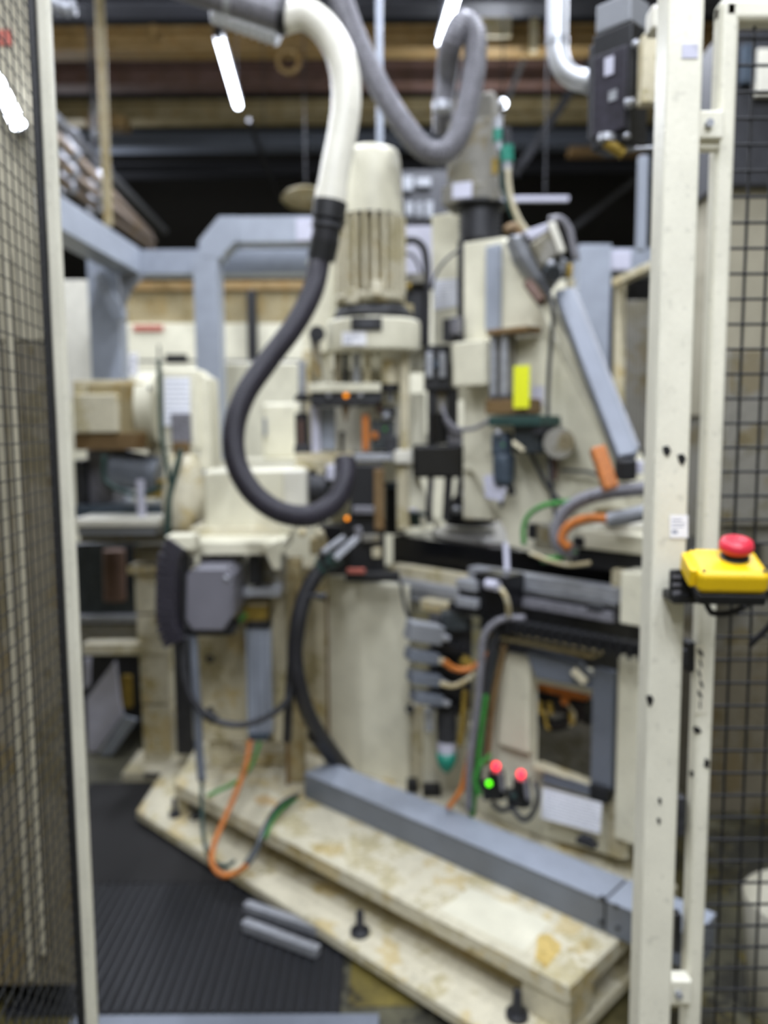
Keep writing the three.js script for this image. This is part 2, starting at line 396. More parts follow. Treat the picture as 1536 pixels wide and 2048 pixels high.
// pipes under the roof at left
one('drop_pipe', 'tan vertical drop pipe beside the pipe bundle at left', 'pipe', M.tan, rod(at(217, 452, 4.55), at(217, 452, 4.55).setY(6.58), 0.024));
const pipeRuns = [[110, 272, 300, 470], [108, 315, 305, 482], [106, 350, 302, 495], [108, 232, 330, 462]];
pipeRuns.forEach(([x0, y0, x1, y1], i) => {
  const h = at(x0, y0, 5.2 + i * 0.2).y, a = onH(x0, y0, h), b = onH(x1, y1, h), k = a.clone().lerp(b, 0.35), m = a.clone().lerp(b, 0.12);
  thing('roof_pipe', ['pale pipe in the bundle beside the left door edge, upper of the middle pair', 'pale pipe in the bundle beside the left door edge, lower of the middle pair', 'lowest pale pipe of the bundle above the grey frame', 'topmost darker pipe of the bundle at left'][i], 'pipe', [
    P('pipe', i === 3 ? M.grey : M.pinkTan, rod(a, b, 0.035)), P('clamp', M.alu, rod(k.clone().add(new V3(0, 0, 0.03)), k.clone().add(new V3(0, 0, -0.03)), 0.055)), P('clamp', M.alu, rod(m.clone().add(new V3(0, 0, 0.03)), m.clone().add(new V3(0, 0, -0.03)), 0.055)),
    P('hanger', M.dark, rod(k, k.clone().setY(6.6), 0.006, 0.006, 6)),
  ], 'pipes running away under the roof at left');
});

// ---------- grey steel frame behind the machine ----------
const tubeW = 0.14;
const gq = (x0, y0, x1, y1, d, w = tubeW, s) => bar(at(x0, y0, d), at(x1, y1, d), w, tubeW, s);
thing('steel_frame', 'blue-grey steel frame of square tube behind the machine, left portal', 'frame', [
  P('cross_tube', M.frame, fb(268, 498, 660, 547, 4.62, tubeW)),
  P('side_tube', M.frame, bar(at(255, 522, 4.6), at(60, 408, 3.3), 0.14, tubeW, new V3(0, 1, 0))),
  P('post', M.frame, fb(190, 508, 250, 1330, 4.6, tubeW)),
  P('knee_brace', M.frame, bar(at(196, 545, 4.52), at(244, 640, 4.52), 0.06, 0.05)),
  P('gusset', M.grey, polyF([[238, 548], [292, 548], [262, 580], [246, 620]], 4.58, 0.02)),
]);
thing('steel_frame', 'blue-grey steel frame with chamfered corner left of the finned motor', 'frame', [
  P('post', M.frame, fb(397, 512, 446, 1300, 4.3, tubeW)),
  P('corner', M.frame, polyF([[397, 516], [446, 516], [446, 508], [474, 480], [474, 432], [438, 432], [397, 482]], 4.3, tubeW)),
  P('top_tube', M.frame, fb(474, 432, 660, 484, 4.3, tubeW)),
  P('end_plate', M.lavender, fb(592, 436, 626, 481, 4.29, 0.012)),
]);
thing('steel_frame', 'pitted blue-grey steel post and cross tube behind the diagonal channel at right', 'frame', [
  P('post', M.frame, fb(1150, 488, 1212, 1500, 4.0, tubeW)),
  P('cross_tube', M.frame, fb(1208, 496, 1420, 546, 4.05, tubeW)),
  P('top_plate', M.lavender, fb(1212, 500, 1262, 540, 4.02, 0.02)),
]);

// ---------- far side of the cell ----------
const panels = [[118, 262, 'bright cream'], [262, 398, 'cream'], [444, 508, 'cream'], [512, 660, 'cream']];
thing('cell_wall', 'far cell wall of cream sheet panels under a wire strip and ochre rail', 'cell wall', [
  ...panels.map(([x0, x1]) => P('panel', M.cream, fb(x0, 646, x1, 1130, 6.4, 0.03))),
  P('panel', M.cream, fb(660, 560, 1130, 1130, 6.4, 0.03)),
  P('rail', M.ochre, fb(240, 562, 660, 580, 6.38, 0.05)),
  P('band', M.tan, fb(240, 580, 660, 646, 6.42, 0.03)),
  P('post', M.black, fb(494, 580, 513, 726, 6.3, 0.06)),
]);
one('wall_sign', 'small red lettered sign on the far cream panel left of the grey post', 'sign', M.redPrint, fb(266, 650, 326, 662, 6.38, 0.01));
one('lit_wall_panel', 'bright cream sheet panel beside the left door edge', 'panel', M.white, fb(96, 560, 186, 800, 5.2, 0.04));
thing('tie_rod', 'thin dark rod with black clamp running level across the far cream panels', 'rod', [P('rod', M.dark, rod(at(270, 722, 5.6), at(612, 722, 5.6), 0.008)), P('clamp', M.black, fb(330, 708, 372, 726, 5.58, 0.06)), P('stand', M.dark, rod(at(318, 690, 5.6), at(318, 1300, 5.6), 0.008))]);
one('paper_notice', 'white notice strip hanging beside the grey post at left', 'notice', M.label, sheetF(258, 706, 276, 752, 4.45));
one('rear_cabinet', 'cream cabinet with rounded door behind the black ribbed hose', 'cabinet', M.cream, fb(446, 724, 612, 1330, 4.9, 0.5, 0.02));
thing('small_cabinet', 'small cream cabinet right of the black ribbed hose', 'cabinet', [P('body', M.cream, fb(524, 806, 592, 918, 4.2, 0.25, 0.02)), P('handle', M.grey, fb(526, 836, 533, 872, 4.17, 0.03))]);
thing('far_cabinet', 'wide cream cabinet block far behind the base of the press', 'cabinet', [P('body', M.cream, fb(444, 920, 700, 1180, 4.0, 0.4)), P('plinth', M.dark, fb(444, 1180, 700, 1300, 4.02, 0.38))]);
thing('rear_guard', 'cream framed mesh guard standing behind the diagonal channel and right post', 'guard', [
  P('stile', M.ivory, fb(1226, 560, 1246, 1250, 3.6, 0.03)), P('top_rail', M.ivory, bar(at(1232, 566, 3.6), at(1330, 520, 3.2), 0.04, 0.03, new V3(0, 1, 0))),
  P('sheet', M.dirtyGrey, fb(1246, 600, 1440, 900, 3.9, 0.02)), P('lower_sheet', M.dark, fb(1246, 900, 1440, 1250, 3.9, 0.02)),
  ...Array.from({ length: 6 }, (_, i) => P('wire', M.wire, rod(at(1252 + i * 14, 560, 3.58), at(1252 + i * 14, 900, 3.58), 0.003, 0.003, 6))),
]);
thing('rear_machine', 'tan grey machine front seen through the right mesh gate', 'machine', [
  P('hood', M.dark, fb(1440, 60, 1700, 370, 3.0, 0.4)), P('screen_panel', M.blueGrey, fb(1486, 88, 1512, 165, 2.96, 0.03)), P('bright_panel', M.white, fb(1514, 96, 1560, 190, 2.96, 0.03)),
  P('front', M.farPanel, fb(1430, 370, 1700, 830, 3.05, 0.4)), P('lower_front', M.dirtyGrey, fb(1430, 830, 1700, 1300, 3.02, 0.4)), P('base', M.darkTan, fb(1400, 1300, 1700, 1720, 3.0, 0.4)),
  P('cover', M.dirtyGrey, fb(1452, 700, 1700, 1050, 2.98, 0.03)),
]);
one('floor_marking', 'yellow floor marking beyond the right mesh gate', 'marking', M.floorYellow, polyH([[1.0, -1.9], [2.4, -1.9], [2.4, -2.15], [1.0, -2.15]], 0.0, 0.004));
thing('bucket', 'white bucket standing at the lower right corner beyond the gate', 'bucket', [P('shell', M.white, lathe([[0, 0], [0.13, 0], [0.155, 0.3], [0.15, 0.3], [0.125, 0.01], [0, 0.01]], new V3(1.07, 0, -1.92)))]);

// ---------- mats and pieces on the floor ----------
const mz0 = onH(400, 2034, 0).z, mz1 = onH(300, 1772, 0).z, mz2 = onH(250, 1568, 0).z;
const mx1 = onH(690, 1900, 0).x;
thing('ribbed_mat', 'black ribbed rubber mat on the floor in front of the base plate', 'mat', [
  P('sheet', M.mat, lim(-0.98, mx1, 0, 0.008, mz0, mz1, 0.002)),
  ...Array.from({ length: 31 }, (_, i) => P('rib', M.matRib, lim(mx1 - 0.012 - i * 0.028, mx1 - 0.025 - i * 0.028, 0.006, 0.014, mz0 - 0.004, mz1 + 0.004, 0.002))),
]);
one('smooth_mat', 'dull dark smooth mat behind the ribbed mat beside the base', 'mat', M.backMat, lim(-1.25, -0.2, 0, 0.007, mz1 - 0.01, mz2, 0.002));
one('threshold_strip', 'blue-grey metal threshold strip along the near edge of the ribbed mat', 'strip', M.duct, lim(-0.8, -0.02, 0, 0.012, mz0 + 0.055, mz0 + 0.005, 0.003));
for (const [x0, y0, x1, y1, label] of [[492, 1812, 640, 1862, 'bare aluminium bar lying on the mat, the one nearer the base plate'], [488, 1848, 636, 1904, 'bare aluminium bar lying on the mat, the one nearer the viewer']])
  one('aluminium_bar', label, 'bar', M.alu, bar(onH(x0, y0, 0.03), onH(x1, y1, 0.03), 0.03, 0.03, new V3(0, 1, 0)), 'aluminium bars lying on the ribbed mat');
one('floor_marking', 'yellow floor patch in front of the base plate by the ribbed mat', 'marking', M.floorYellow, polyH([[mx1 + 0.02, mz0 - 0.03], [mx1 + 0.3, mz0 - 0.03], [mx1 + 0.2, mz0 - 0.22], [mx1 + 0.02, mz0 - 0.22]], 0.0, 0.004));
thing('light_bar', 'thin pale level bar far behind the servo tower', 'bar', [P('bar', M.lavender, fb(1000, 392, 1138, 402, 5.0, 0.03)), P('hanger', M.dark, rod(at(1090, 394, 5.015), at(1090, 394, 5.015).setY(6.6), 0.004, 0.004, 6))]);

// ---------- left door of the guard, swung open towards the viewer ----------
{
  const A = at(126, 855, 1.36), dir = new V3(0.115, 0, 1).normalize(), X = (s, h) => new V3(A.x + dir.x * s, h, A.z + dir.z * s);
  const side = new V3(dir.z, 0, -dir.x), wires = [];
  const Y = (s, h) => X(s, h).addScaledVector(side, -0.0165);
  const H0 = 0.12, H1 = 2.55, WID = 0.62;
  for (let h = H0 + 0.06; h < H1 - 0.03; h += 0.026) wires.push(P('wire', M.wire, rod(Y(0.02, h), Y(WID - 0.01, h), 0.0011, 0.0011, 6)));
  for (let s = 0.05; s < WID - 0.03; s += 0.03) wires.push(P('wire', M.wire, rod(Y(s, H0 - 0.01), Y(s, H1 + 0.01), 0.0011, 0.0011, 6)));
  const st = (s, w, t, mat, name) => P(name, mat, bar(X(s, H0), X(s, H1), t, w, dir));
  thing('mesh_door', 'cream framed mesh door at the left edge with a black seal along its stile', 'door', [
    st(-0.005, 0.02, 0.02, M.post, 'stile'), P('seal', M.black, bar(X(0.004, H0).addScaledVector(side, -0.0165), X(0.004, H1).addScaledVector(side, -0.0165), 0.012, 0.014, dir)),
    st(WID, 0.03, 0.03, M.post, 'stile'),
    P('rail', M.post, bar(X(0, H1), X(WID, H1), 0.03, 0.03, new V3(0, 1, 0))), P('rail', M.post, bar(X(0, H0), X(WID, H0), 0.03, 0.03, new V3(0, 1, 0))),
    P('hinge', M.black, rod(X(-0.02, 0.4), X(-0.02, 0.5), 0.008)), P('foot', M.black, bar(X(WID, 0), X(WID, H0), 0.02, 0.02, dir)), P('foot', M.black, bar(X(0, 0), X(0, H0), 0.02, 0.02, dir)),
    ...wires,
  ]);
}
thing('left_machine', 'tan painted machine side seen through the left mesh door', 'machine', [
  P('side_panel', M.darkTan, polyH([[-1.5, -1.9], [-0.79, -1.9], [-0.99, -2.3], [-1.5, -2.3]], 0.1, 1.7)), P('upper_panel', M.farPanel, polyH([[-1.5, -1.9], [-0.79, -1.9], [-0.99, -2.3], [-1.5, -2.3]], 1.705, 2.75)),
  P('seam_strip', M.farPanel, lim(-0.905, -0.89, 0.12, 1.7, -1.9, -1.892)), P('base', M.dark, lim(-1.48, -1.02, 0, 0.101, -2.28, -1.92)),
  P('red_sign', M.redPrint, fb(-4, 58, 24, 90, 1.895, 0.008)), P('pipe', M.farPanel, rod(new V3(-0.86, 0.2, -1.885), new V3(-0.86, 1.9, -1.885), 0.012)),
]);
{
  const a = at(-14, 150, 1.84), b = at(38, 252, 1.84), n = new V3(0.25, 0, 1).normalize(), c = a.clone().lerp(b, 0.5);
  thing('machine_lamp', 'bright slanting work lamp on the machine behind the left mesh door', 'lamp', [P('tube', M.tube, rod(a, b, 0.016)), P('bracket', M.alu, bar(a.clone().addScaledVector(n, -0.03), b.clone().addScaledVector(n, -0.03), 0.03, 0.03, n))]);
  const l = new THREE.RectAreaLight('#eef3ff', 25, 0.03, a.distanceTo(b)); l.position.copy(c).addScaledVector(n, 0.022); l.lookAt(c.clone().addScaledVector(n, -1)); l.rotateY(Math.PI); l.name = 'machine_lamp_light'; scene.add(l);
}

// ---------- right post, gate and emergency stop ----------
{
  const a = at(1312, 855, 1.25), b = at(1382, 855, 1.25), x0 = a.x, x1 = b.x, z = -1.25, w = x1 - x0;
  const chip = (px, py, s, t) => { const p = at(px, py, 1.249); return polyF([[px - s, py - s * 0.7], [px + s * 0.3, py - s], [px + s, py + s * 0.2], [px + s * 0.2, py + s * t], [px - s * 0.7, py + s * 0.8]], 1.2485, 0.0015); };
  thing('guard_post', 'scuffed cream square guard post standing in front of the machine at right', 'post', [
    P('tube', M.post, lim(x0, x1, 0.012, 2.42, z, z - w, 0.005)), P('foot_plate', M.post, lim(x0 - 0.04, x1 + 0.04, 0, 0.012, z + 0.03, z - w - 0.03)),
    ...[[1334, 900, 9, 1.6], [1364, 916, 9, 1.8], [1300, 1398, 8, 2.2], [1320, 1600, 4, 3], [1318, 1640, 4, 3]].map((c) => P('paint_chip', M.black, chip(...c))),
    P('sticker', M.lavender, fb(1364, 88, 1396, 116, 1.2488, 0.001)), P('sticker', M.label, sheetF(1340, 1030, 1376, 1076, 1.2485)),
  ]);
  const g0 = at(1413, 855, 1.3).x, g1 = at(1450, 855, 1.3).x, top = at(1440, 42, 1.3).y, wz = -1.315;
  const wires = [];
  for (let h = 0.2; h < top; h += 0.0395) wires.push(P('wire', M.wireDark, rod(new V3(g1 - 0.006, h, wz), new V3(1.08, h, wz), 0.0024, 0.0024, 6)));
  for (let x = g1 + 0.03; x < 1.07; x += 0.034) wires.push(P('wire', M.wireDark, rod(new V3(x, 0.16, wz - 0.004), new V3(x, top + 0.01, wz - 0.004), 0.0024, 0.0024, 6)));
  thing('mesh_gate', 'cream framed mesh gate panel at the right edge with scribbled marks on its stile', 'gate', [
    P('stile', M.post, lim(g0, g1, 0.12, top + 0.034, -1.3, -1.335, 0.012)), P('top_rail', M.post, lim(g0, 1.11, top, top + 0.036, -1.3, -1.335, 0.012)),
    P('stile', M.post, lim(1.075, 1.11, 0.12, top + 0.034, -1.3, -1.335, 0.012)), P('bottom_rail', M.post, lim(g0, 1.11, 0.12, 0.155, -1.3, -1.335)),
    P('foot', M.black, lim(g0 + 0.004, g1 - 0.004, 0, 0.12, -1.305, -1.33)), P('foot', M.black, lim(1.08, 1.105, 0, 0.12, -1.305, -1.33)),
    P('marker_note', M.marker, sheetF(1390, 1288, 1414, 1428, 1.2985)),
    P('paint_chip', M.black, polyF([[1388, 1452], [1400, 1456], [1404, 1466], [1392, 1468], [1386, 1460]], 1.2985, 0.0012)), P('paint_chip', M.black, polyF([[1410, 1516], [1420, 1522], [1418, 1538], [1408, 1534]], 1.2985, 0.0012)),
    P('paint_chip', M.black, polyF([[1380, 1540], [1388, 1544], [1386, 1556], [1379, 1552]], 1.2985, 0.0012)),
    ...wires,
  ]);
  const bracketAt = (y0, y1, label) => {
    const p = at(1400, y0, 1.285), q = at(1400, y1, 1.285);
    return thing('gate_bracket', label, 'bracket', [P('plate', M.post, lim(x1 - 0.002, g0 + 0.003, q.y, p.y, -1.28, -1.31)), P('bolt', M.alu, rod(new V3((x1 + g0) / 2, (p.y + q.y) / 2, -1.281), new V3((x1 + g0) / 2, (p.y + q.y) / 2, -1.272), 0.006)), P('lug', M.post, lim(x1 - 0.001, g0 + 0.002, q.y - 0.012, q.y + 0.004, -1.29, -1.31))]);
  };
  bracketAt(222, 280, 'upper cream bracket joining the post to the gate'); bracketAt(1958, 2006, 'lower cream bracket joining the post to the gate');
  thing('door_switch', 'black interlock switch in the gap between post and gate, beside the marker scribble', 'switch', [P('body', M.black, fb(1374, 1284, 1391, 1346, 1.3, 0.03)), P('tongue', M.dark, fb(1366, 1300, 1376, 1330, 1.3, 0.01))]);
  thing('cable_clip', 'dark flat clip low in the gap between post and gate', 'clip', [P('plate', M.dark, fb(1354, 1596, 1372, 1674, 1.32, 0.02)), P('tail', M.black, fb(1350, 1830, 1364, 1908, 1.32, 0.02))]);

  // emergency stop on its bracket
  const c = at(1452, 1142, 1.17), tilt = 0.3, turn = -0.12, place = (g) => g.rotateX(tilt).rotateY(turn).translate(c.x, c.y, c.z);
  const bw = 0.1, bh = 0.036, bd = 0.085;
  const ring = (r0, h0, h1, r1 = r0) => place(lathe([[0, h0], [r0, h0], [r1, h1], [0, h1]], new V3(0.012, bh / 2, 0.012), null, 32).translate(0, 0, -0.02));
  thing('emergency_stop', 'yellow emergency stop box with red mushroom button beside the right post', 'emergency stop', [
    P('box', M.yellow, place(block(bw, bh, bd, 0.011))), P('base', M.black, place(block(bw * 0.96, 0.018, bd * 0.92, 0.005).translate(0.002, -0.028, 0))),
    P('collar', M.black, ring(0.017, -0.001, 0.012), [P('ring', M.dark, ring(0.02, -0.002, 0.003))]),
    P('button', M.red, place(lathe([[0, 0.01], [0.018, 0.01], [0.0235, 0.014], [0.0245, 0.02], [0.022, 0.028], [0.014, 0.031], [0, 0.032]], new V3(0.012, bh / 2, -0.008), null, 36))),
    P('ear', M.yellow, place(block(0.012, bh * 0.8, bd * 0.7, 0.005).translate(-bw / 2 - 0.003, 0.002, 0.0))),
    ...[[-1, -1], [1, -1], [1, 1], [-1, 1]].map(([i, j]) => P('screw', M.dark, place(lathe([[0, 0], [0.003, 0], [0.003, 0.002], [0, 0.002]], new V3(i * 0.041, bh / 2 - 0.001, j * 0.034), null, 12)))),
  ]);
  thing('stop_bracket', 'black slotted bracket carrying the emergency stop box on the post', 'bracket', [
    P('plate', M.black, fb(1342, 1140, 1398, 1200, 1.205, 0.012)), P('arm', M.black, fb(1346, 1188, 1500, 1208, 1.2, 0.05)),
    ...[1150, 1166, 1182].map((y) => P('slot_rim', M.greyHose, fb(1346, y, 1362, y + 7, 1.203, 0.003))),
  ]);
  one('stop_cable', 'dark cable drooping under the emergency stop box', 'cable', M.blackHose, cable([[1412, 1198, 1.22], [1420, 1224, 1.22], [1460, 1226, 1.22], [1500, 1206, 1.22], [1530, 1180, 1.22], [1545, 1240, 1.24], [1500, 1290, 1.26]], 1.22, 0.005));
}

// ---------- connector block and elbow duct at upper right ----------
{
  const c = at(1240, 175, 1.75), T = 0.75, k = (w, h, d, x, y, z, r) => block(w, h, d, r).translate(x, y, z).rotateY(T).translate(c.x, c.y, c.z);
  thing('connector_block', 'black multi-pole connector block hanging from the upper right post', 'connector', [
    P('body', M.black, k(0.07, 0.23, 0.09, 0, -0.01, 0)), P('shell', M.dark, k(0.062, 0.19, 0.012, -0.002, -0.005, -0.05)),
    P('hood', M.grey, k(0.075, 0.055, 0.08, 0.004, 0.135, 0)), P('side_plate', M.rubber, k(0.008, 0.16, 0.075, -0.038, -0.02, 0.0)),
    P('label', M.alu, k(0.03, 0.05, 0.003, 0.006, 0.035, 0.046)), P('label', M.lavender, k(0.003, 0.035, 0.02, -0.043, 0.03, 0.0)), P('label', M.alu, k(0.003, 0.02, 0.018, -0.043, -0.03, 0.01)),
    P('knob', M.alu, lathe([[0, 0], [0.011, 0], [0.009, 0.012], [0, 0.014]], at(1254, 208, 1.685), new V3(Math.sin(T), 0, Math.cos(T)))),
    P('screw', M.alu, ball(at(1272, 88, 1.685), 0.008)), P('screw', M.alu, ball(at(1254, 272, 1.685), 0.007)),
    P('socket', M.alu, rod(at(1214, 270, 1.72), at(1212, 284, 1.72), 0.018)),
  ]);
  thing('plug', 'yellow plug on a grey rod below the black connector block', 'plug', [P('body', M.gold, rod(at(1212, 284, 1.72), at(1248, 308, 1.72), 0.012)), P('rod', M.steel, rod(at(1244, 300, 1.72), at(1330, 296, 1.72), 0.005))]);
  thing('mount_plate', 'yellowish mounting plate between the connector block and the upper right post', 'plate', [P('plate', M.ivory, fb(1284, 66, 1330, 206, 1.62, 0.03)), P('cap', M.white, fb(1304, 6, 1334, 58, 1.45, 0.04, 0.012))]);
  thing('elbow_duct', 'shiny galvanised elbow duct behind the black connector block', 'duct', [
    P('bend', M.chrome, cable([[1114, 84], [1117, 110], [1128, 140], [1150, 157], [1176, 163]], 2.5, 0.031, { sides: 24 })), P('riser', M.chrome, rod(at(1114, 86, 2.5).setY(6.58), at(1114, 86, 2.5), 0.031, 0.031, 28)),
    P('collar', M.alu, rod(at(1114, 78, 2.5), at(1114.5, 92, 2.5), 0.034)), P('outlet', M.alu, rod(at(1174, 162, 2.5), at(1204, 166, 2.5), 0.034)),
  ]);
  one('side_post', 'slim blue-grey upright just left of the right post behind it', 'post', M.frame, fb(1278, 310, 1296, 500, 2.6, 0.03));
}

// ---------- hoses above ----------
thing('elbow_pipe', 'white smooth elbow duct sweeping down into the black boot beside the motor', 'duct', [
  P('duct', M.white, cable([[566, 36], [606, 28], [644, 52], [674, 96], [690, 150], [692, 210], [684, 270], [672, 330], [662, 388]], 2.62, 0.046, { sides: 28, seg: 90 })),
  P('collar', M.black, rod(at(558, 32, 2.62), at(574, 35, 2.62), 0.051, 0.051, 28)), P('sleeve', M.white, rod(at(664, 378, 2.62), at(660, 408, 2.62), 0.05, 0.05, 28)),
]);
thing('grey_duct', 'grey smooth duct entering from the top edge into the white elbow duct', 'duct', [P('duct', M.greyHose, rod(at(60, -134, 2.57), at(562, 32, 2.62), 0.046, 0.046, 28)), P('band', M.alu, rod(at(455, -3, 2.61), at(470, 2, 2.61), 0.049, 0.049, 28))]);
one('foil_duct', 'crinkled silver foil duct at the top edge beside the white elbow', 'duct', M.chrome, cable([[430, 16], [470, 30], [520, 48], [560, 62]], 3.2, 0.05, { pitch: 0.03, amp: 0.14, sides: 20 }));
one('foil_duct', 'silver foil bundle at the top left corner beside the door stile', 'duct', M.alu, cable([[104, 4], [126, 16], [150, 14]], 3.6, 0.03, { pitch: 0.03, amp: 0.2 }));
one('ribbed_hose', 'thick grey ribbed hose hanging in a loop above the motor', 'hose', M.greyHose, sweep(pts([[600, -420, 2.8], [636, -180], [668, -60], [690, 20], [722, 100], [762, 180], [808, 252], [850, 298], [888, 304], [918, 270], [938, 200], [950, 120], [946, 62], [926, 44], [904, 80], [894, 150, 3.0], [887, 220, 3.05], [886, 262, 3.1]], 2.85), 0.038, { pitch: 0.012, amp: 0.05, sides: 20 }));
one('hose_clip', 'small bright clip on the grey hose end beside the servo motor', 'clip', M.alu, rod(at(884, 205, 2.96), at(884, 222, 2.96), 0.035));
one('overhead_wire', 'pale vertical conduit behind the motor fan cover', 'conduit', M.frame, rod(at(760, 300, 3.4).setY(6.58), at(760, 300, 3.4), 0.014));
one('ribbed_hose', 'long black ribbed hose curving from the rubber boot down in front of the machine', 'hose', M.rubber, sweep(pts([[642, 508, 2.64], [626, 580, 2.6], [590, 650, 2.56], [536, 722, 2.52], [490, 790, 2.48], [468, 860, 2.46], [474, 930, 2.45], [510, 990, 2.45], [566, 1026, 2.45], [626, 1030, 2.47], [672, 1000, 2.5], [690, 955, 2.53], [690, 918, 2.56]], 2.5), 0.034, { pitch: 0.011, amp: 0.045, sides: 20 }));
thing('rubber_boot', 'black rubber boot joining the white elbow duct to the black ribbed hose', 'boot', [P('cuff', M.black, rod(at(661, 404, 2.62), at(656, 440, 2.62), 0.054, 0.052, 28)), P('neck', M.blackHose, rod(at(656, 440, 2.62), at(650, 482, 2.63), 0.043, 0.045, 28)), P('cuff', M.black, rod(at(650, 480, 2.63), at(642, 520, 2.64), 0.047, 0.045, 28)), P('clamp_band', M.dark, rod(at(655, 448, 2.62), at(654, 456, 2.62), 0.05, 0.05, 28)), P('side_lug', M.black, fb(664, 418, 690, 444, 2.62, 0.06))]);

// ---------- press head with finned motor ----------
{
  const D = 3.02, px = (n) => n * D / FPX, c = (x, y) => at(x, y, D);
  const ax = c(740, 450), top = c(742, 298).y, capB = c(742, 436).y, finB = c(742, 590).y, Y = (y) => c(742, y).y;
  const R = px(60), X = ax.x, Z = -D - 0.02, at0 = new V3(X, 0, Z);
  const fins = [];
  for (let i = 0; i < 22; i++) { const a = i / 22 * Math.PI * 2; fins.push(P('fin', M.stained, block(0.05, capB - finB, 0.014, 0.003).translate(R - 0.006, (capB + finB) / 2, 0).rotateY(a).translate(X, 0, Z))); }
  thing('spindle_motor', 'cream finned electric motor with smooth fan cover standing on the press head', 'motor', [
    P('fan_cover', M.cream, lathe([[0, top], [R * 0.74, top], [R * 0.9, top - 0.008], [R * 0.97, top - 0.026], [R * 1.02, top - 0.08], [R * 1.08, capB + 0.004], [R * 1.06, capB], [0, capB]], at0, null, 48)),
    P('stator', M.stained, lathe([[0, capB - 0.002], [R * 0.74, capB - 0.002], [R * 0.74, finB], [0, finB]], at0, null, 48)), ...fins,
    P('end_ring', M.stained, lathe([[0, finB], [R * 1.1, finB], [R * 1.14, finB - 0.01], [R * 1.14, Y(614)], [0, Y(614)]], at0, null, 48)),
    P('terminal_box', M.stained, fb(790, 452, 812, 552, D - 0.02, 0.1, 0.008)),
    P('drip_lip', M.dark, lathe([[R * 1.06, capB + 0.003], [R * 1.12, capB], [R * 1.06, capB - 0.004]], at0, null, 48)), P('lug', M.stained, fb(692, 575, 716, 606, D - 0.16, 0.03)), P('lug', M.stained, fb(742, 560, 764, 590, D - 0.15, 0.03)),
  ]);
  const HB = px(92), hz = -D - 0.03, hc = new V3(c(748, 660).x, 0, hz);
  thing('press_head', 'cream cylindrical press head with notched front under the finned motor', 'press head', [
    P('collar', M.black, lathe([[0, Y(612)], [R * 1.15, Y(612)], [HB * 0.86, Y(628)], [HB * 0.9, Y(646)], [0, Y(646)]], hc, null, 48)),
    P('shell', M.cream, lathe([[0, Y(642)], [HB * 0.97, Y(642)], [HB, Y(648)], [HB, Y(700)], [HB * 0.96, Y(706)], [0, Y(706)]], hc, null, 56)),
    P('notch', M.black, fb(702, 634, 764, 660, D - 0.155, 0.04)), P('notch_block', M.dark, fb(716, 640, 748, 658, D - 0.16, 0.02)),
    P('name_label', M.label, sheetF(684, 664, 732, 690, D - 0.147)), P('boss', M.ivory, rod(c(806, 610), c(806, 628), px(20), px(20), 24)),
  ]);
  thing('head_column', 'cream column and slide carrying the press head', 'column', [P('column', M.cream, fb(618, 520, 672, 980, D + 0.35, 0.3)), P('slide', M.cream, fb(660, 690, 850, 740, D + 0.25, 0.2)), P('back', M.cream, fb(660, 740, 820, 1060, D + 0.4, 0.1)), P('edge', M.ivory, fb(606, 700, 622, 930, D + 0.2, 0.12)), P('brace', M.cream, polyF([[640, 520], [664, 520], [664, 700], [606, 720], [606, 660]], D + 0.32, 0.03))]);
  const post = (n, label, x, y0, y1, r, m) => one(n, label, 'rod', m, rod(c(x, y0), c(x, y1), px(r)));
  post('guide_rod', 'bright guide rod in the middle under the press head', 713, 702, 772, 9, M.alu); post('guide_rod', 'black guide rod under the press head left of the bright one', 692, 702, 772, 6, M.black);
  post('guide_rod', 'tan guide rod under the press head right of the bright one', 735, 702, 772, 7, M.ivory); post('guide_rod', 'grey guide rod under the press head at far left', 676, 702, 772, 8, M.dirtyGrey);
  thing('tooling_plate', 'cream tooling plate with dark sensor bar hung under the guide rods', 'plate', [
    P('plate', M.cream, fb(616, 766, 762, 784, D - 0.08, 0.2)), P('sensor_bar', M.dark, fb(622, 784, 766, 802, D - 0.06, 0.1)), P('lower_lip', M.black, fb(622, 800, 756, 812, D - 0.07, 0.12)),
    P('screw', M.alu, ball(c(660, 792).add(new V3(0, 0, 0.065)), 0.01)), P('screw', M.alu, ball(c(722, 792).add(new V3(0, 0, 0.065)), 0.01)),
    P('indicator_lamp', M.ledOrange, ball(at(692, 791, D - 0.07), 0.009), [], 'glowing orange indicator lamp'), P('nozzle', M.brown, lathe([[0.002, -0.05], [0.014, 0], [0.014, 0.02]], c(692, 812).add(new V3(0, -0.01, 0.03)))),
  ]);
  thing('work_window', 'pale work chamber frame below the tooling plate', 'chamber', [
    P('back', M.white, fb(622, 812, 800, 906, D + 0.2, 0.03)), P('pillar', M.frame, fb(642, 815, 670, 900, D + 0.05, 0.06)), P('side', M.lavender, fb(622, 812, 640, 906, D + 0.02, 0.05)),
    P('shelf', M.ivory, fb(590, 906, 706, 926, D - 0.05, 0.25)), P('tray', M.alu, fb(706, 908, 786, 922, D - 0.04, 0.22)), P('leg', M.ivory, fb(608, 926, 640, 1000, D, 0.08)),
  ]);
  one('orange_strip', 'upright orange strip in the work chamber', 'strip', M.orange, fb(724, 828, 738, 902, D - 0.02, 0.02));
  one('orange_clip', 'small orange clip right of the upright orange strip', 'clip', M.orange, fb(742, 864, 756, 878, D, 0.02));
  thing('probe_pin', 'black probe pin standing on the tray left of the orange strip', 'pin', [P('stem', M.black, rod(c(684, 906), c(684, 868), px(4))), P('knob', M.black, ball(c(684, 868), px(6)))]);
